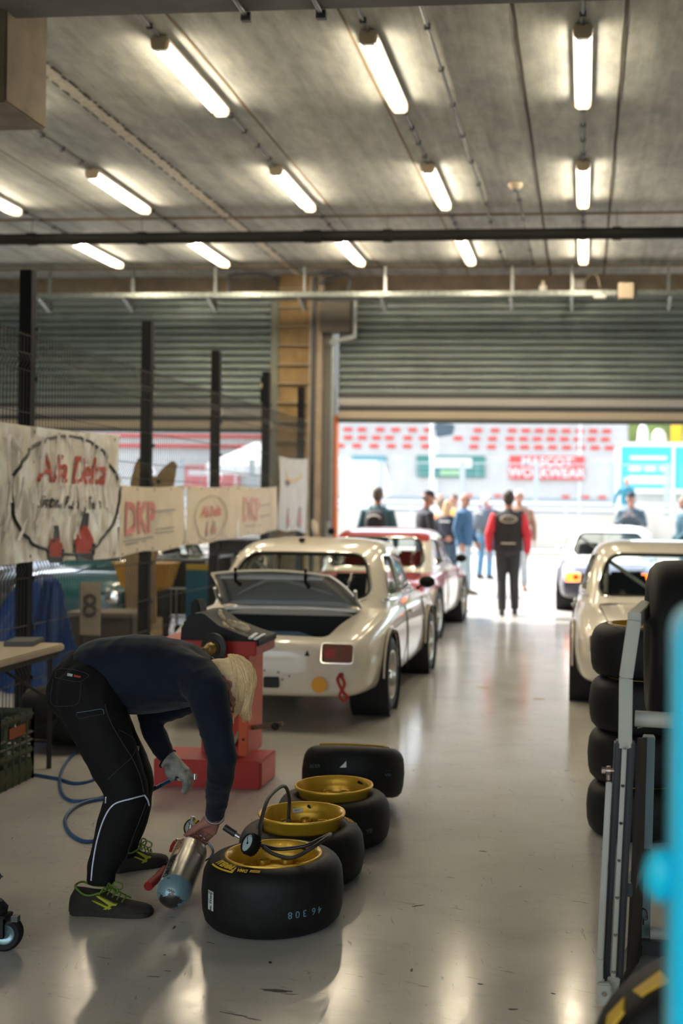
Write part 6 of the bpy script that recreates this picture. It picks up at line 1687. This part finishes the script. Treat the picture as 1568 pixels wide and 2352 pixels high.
# far hand, under the glove
fd = (w(440,1790,4.98)-wrF).normalized()
b.tube([wrF, wrF+fd*.06, wrF+fd*.10],[.026,(.018,.035),(.015,.036)],10,up=(0,0,1))
body = b.obj('body', mat('skin_ruddy',(.46,.21,.155),.5,var=.14,vscale=28,bump=.12,bscale=140), wk); remesh(body, .0042, 2, .4)
face_parts(wk, HM)
NAIL = mat('nail',(.45,.24,.18),.35)
G().sph(th3+V((.0,-.006,.004)),(.006,.003,.005),8,6).obj('thumb_nail', NAIL, wk)
# glove
GLW = mat('glove_leather',(.36,.37,.34),.75,var=.55,vscale=26,bump=.3,bscale=60)
g = G(); fn_ = V((0,1,0))-fd*fd.y; fn_.normalize(); fu = fd.cross(fn_); fu = fu if fu.z > 0 else -fu
g.tube([wrF-fd*.000, wrF+fd*.03, wrF+fd*.07, wrF+fd*.105],[(.044,.046),(.034,.044),(.028,.050),(.024,.050)],14,up=fu)
for o,l,c in ((-.036,.9,.55),(-.012,1.,.62),(.012,1.,.70),(.034,.85,.75)):
    a = wrF+fd*.10+fn_*o; p1 = a+(fd*math.cos(c*.5)-fu*math.sin(c*.5))*.040*l; p2 = p1+(fd*math.cos(c*1.7)-fu*math.sin(c*1.7))*.032*l; p3 = p2+(fd*math.cos(c*2.6)-fu*math.sin(c*2.6))*.027*l
    g.tube([a-fd*.02,a,p1,p2,p3],[.014,.0145,.0140,.0130,.0105],10)
t0 = wrF+fd*.03-fn_*.03-fu*.012
g.tube([t0, t0+fd*.030-fu*.022-fn_*.008, t0+fd*.062-fu*.030-fn_*.002],[.018,.016,.012],10)
g.tube([t0+fd*.01, t0+fd*.045-fu*.035+fn_*.03],[.016,.014],10)
gl = g.obj('glove', GLW, wk); remesh(gl, .0045, 2)
cu = fd; c0 = wrF+fd*.002
G().tube([c0+fn_*.046*math.cos(t)+fu*.044*math.sin(t) for t in [2*PI*k/24 for k in range(24)]],.004,6,closed=True).obj('glove_cuff', BLACK, gl)
# hair: a cap and swept strands
HAIR = mat('hair_white',(.98,.75,.42),.6,var=.12,vscale=70)
g = G(); g.sph((0,-.020,.040),(.080,.098,.084),20,14,HM); g.sph((0,-.072,-.02),(.066,.046,.070),16,12,HM)
hr = g.obj('hair', HAIR, wk); remesh(hr, .008, 2)
rnd = random.Random(4); g = G()
for k in range(900):
    a = rnd.uniform(-1.45,1.45)              # across the head
    t0_, t1_ = rnd.uniform(-1.5,1.0), 0
    t1_ = t0_ + rnd.uniform(.5,.95); q = 1.035+rnd.uniform(-.015,.05); P_ = []
    dr = rnd.uniform(-.12,.12)
    for i in range(6):
        t = t0_+(t1_-t0_)*i/5; aa = a+dr*i/5
        # from the nape over the crown to the brow
        yy = math.sin(t)*.100; rr = math.cos(t)
        lift = q + .03*math.sin(i*1.3+k)
        p = V((.083*rr*math.sin(aa), yy*1.0-.018, .026+.097*rr*math.cos(aa)))
        c = V((0,-.018,.026)); p = c+(p-c)*lift
        if t > 1.0: p.y += (t-1.0)*.085; p.z -= (t-1.0)*.02
        if p.y > -.045 and p.z < .018: p.z = .018+.2*(p.z-.018)
        P_.append(p)
    g.tube(P_, [.0010,.0020,.0022,.0020,.0015,.0005], 5, M=HM)
for k in range(240):
    x = rnd.uniform(-.062,.058); l = rnd.uniform(.03,.075)*(1-abs(x)*6); z0 = .094-abs(x)*.35+rnd.uniform(-.012,.010)
    P_ = [V((x*.95,.035,z0+.016)), V((x,.070,z0+.004)), V((x+rnd.uniform(-.006,.006),.088+l*.4,z0-.010)), V((x*.9+rnd.uniform(-.012,.012),.092+l,z0-.018+rnd.uniform(-.012,.012)))]
    g.tube(spline(P_,2), [.0012,.0018,.0022,.0022,.0020,.0014,.0005], 5, M=HM)
g.obj('hair_strands', HAIR, hr)
# glasses
GF = mat('glasses_frame',(.03,.04,.05),.35); gg = G()
for s in (-1,1):
    gg.tube([(s*.074,-.02,.005),(s*.077,.03,.006),(s*.070,.098,.004)],.0028,8,M=HM)
    gg.tube([(s*.036+.031*math.cos(t),.102,-.006+.022*math.sin(t)) for t in [2*PI*k/20 for k in range(20)]],.0024,6,closed=True,M=HM)
gg.tube([(-.008,.104,.0),(.008,.104,.0)],.0024,6,M=HM); gl_ = gg.obj('glasses', GF, wk)
for s in (-1,1): G().lathe([(0,.0),(.029,0)],20,HM@Matrix.Translation((s*.036,.102,-.006))@Matrix.Rotation(R(90),4,'X')@Matrix.Scale(.72,4,(0,1,0))).obj('lens', CARGLASS, gl_)
# belt loop tag
quad(SB, [(148,1507),(152,1503),(155,1508),(151,1512)], 'red_tag', PATR, sh)
# shoes
SHB = mat('shoe_black',(.016,.013,.009),.8,var=.3,vscale=30); SOLE = mat('shoe_sole',(.010,.009,.007),.6); NEON = mat('lace_neon',(.09,.17,.012),.6); LIME = mat('logo_lime',(.34,.36,.015),.5)
def shoe(heel, toe, label=None):
    d = (toe-heel); ln_ = d.length; d.normalize(); side = V((0,0,1)).cross(d); M = frame3(d, side, V((0,0,1)), heel)
    k = ln_/.30
    out = [(0,-.030),(.02,-.038),(.08,-.038),(.15,-.045),(.21,-.050),(.26,-.046),(.29,-.030),(.30,0),(.29,.030),(.26,.046),(.21,.050),(.15,.042),(.08,.038),(.02,.036),(0,.028),(-.008,0)]
    out = [(x*k,y) for x,y in spline2(out)]
    so = G().prism(out,.0,.026,M=M).obj('shoe', SOLE, wk, bevel=.007, seg=3)
    secs = [(-.004,.028,.075),(.012,.036,.106),(.04,.038,.104),(.075,.038,.098),(.12,.040,.096),(.15,.044,.072),(.19,.048,.060),(.23,.047,.052),(.265,.040,.045),(.288,.026,.037),(.297,.010,.028)]
    rows = []
    for x,hw,z in secs:
        n = 16; rows.append([(x*k, hw*1.02*(math.cos(a) if abs(math.cos(a))>.0 else 0)*(1 if math.sin(a)>-.2 else 1), .018+(z-.018)*max(0,math.sin(a))**.75 if math.sin(a)>0 else .018) for a in [2*PI*i/n for i in range(n)]])
    up = G().loft(rows, M=M).obj('upper', SHB, so, smooth=60)
    cl = [( .012,0,.112),(.026,.036,.112),(.065,.040,.098),(.115,.034,.098),(.135,0,.102),(.115,-.036,.095),(.065,-.042,.085),(.026,-.037,.110)]
    G().tube([M@V((x*k,y,z)) for x,y,z in [tuple(p) for p in spline(cl,4,True)]],.0042,8,closed=True).obj('collar_lining', NEON, so)
    g = G()
    for i in range(4):
        x = .138+.018*i; z = .096-.009*i; g.tube([M@V(p) for p in ((x*k,-.030,z-.010),(x*k+.008,0,z+.006),(x*k+.016,.030,z-.012))],.0032,6)
    for s in (-1,1):
        g.tube(spline([M@V(p) for p in ((.142*k,0,.100),(.155*k,s*.020-.012,.124),(.180*k,s*.03-.018,.114),(.175*k,s*.026-.014,.094),(.146*k,0,.102))],5),.0032,6)
        g.tube(spline([M@V(p) for p in ((.142*k,0,.102),(.13*k,s*.03-.015,.116),(.115*k,s*.040-.012,.092))],4),.003,6)
    g.obj('lace', NEON, so)
    g = G()
    def sp(x, z): return M@V((x*k, -.0455-.003*math.sin((x-.05)*9), z))
    for poly in ([(.085,.066),(.095,.066),(.160,.040),(.150,.034)],[(.100,.085),(.112,.085),(.165,.058),(.180,.056),(.176,.050),(.150,.050)],[(.128,.034),(.140,.034),(.165,.052),(.155,.054)]):
        vs = [sp(x,z) for x,z in poly]+[sp(x,z)+(M.to_3x3()@V((0,.012,0))) for x,z in poly]; n = len(poly)
        g.add(vs,[tuple(range(n))]+[(i,(i+1)%n,n+(i+1)%n,n+i) for i in range(n)])
    g.obj('lime_logo', LIME, so, smooth=0)
def spline2(pts): return [(p.x,p.y) for p in spline([(x,y,0) for x,y in pts],3,True)]
shoe(fl(166,2098,0)-WO, fl(352,2103,0)-WO)
shoe(fl(262,2004,0)-WO, fl(386,1982,0)-WO)
# ------------------------------------------------------------------ repeats carry a shared group
for o in bpy.data.objects:
    if o.parent or 'category' not in o or 'group' in o: continue
    k = o.name.split('.')[0]
    grp = {'cable_conduit': 'conduits along the ceiling', 'beam_conduit': 'conduits under the concrete beam', 'banner': 'banners hung on the mesh fence',
           'saloon_car': 'parked saloon cars', 'work_glove': 'work gloves on the red machine', 'advertising_board': 'advertising boards across the track',
           'track_marker': 'white markers above the cyan board', 'fallen_leaf': 'fallen leaves on the floor'}.get(k)
    if o in (w1, w2, w3, w4): grp = GRW
    if k == 'person' and o is not wk: grp = 'people out in the pit lane'
    if grp: o['group'] = grp
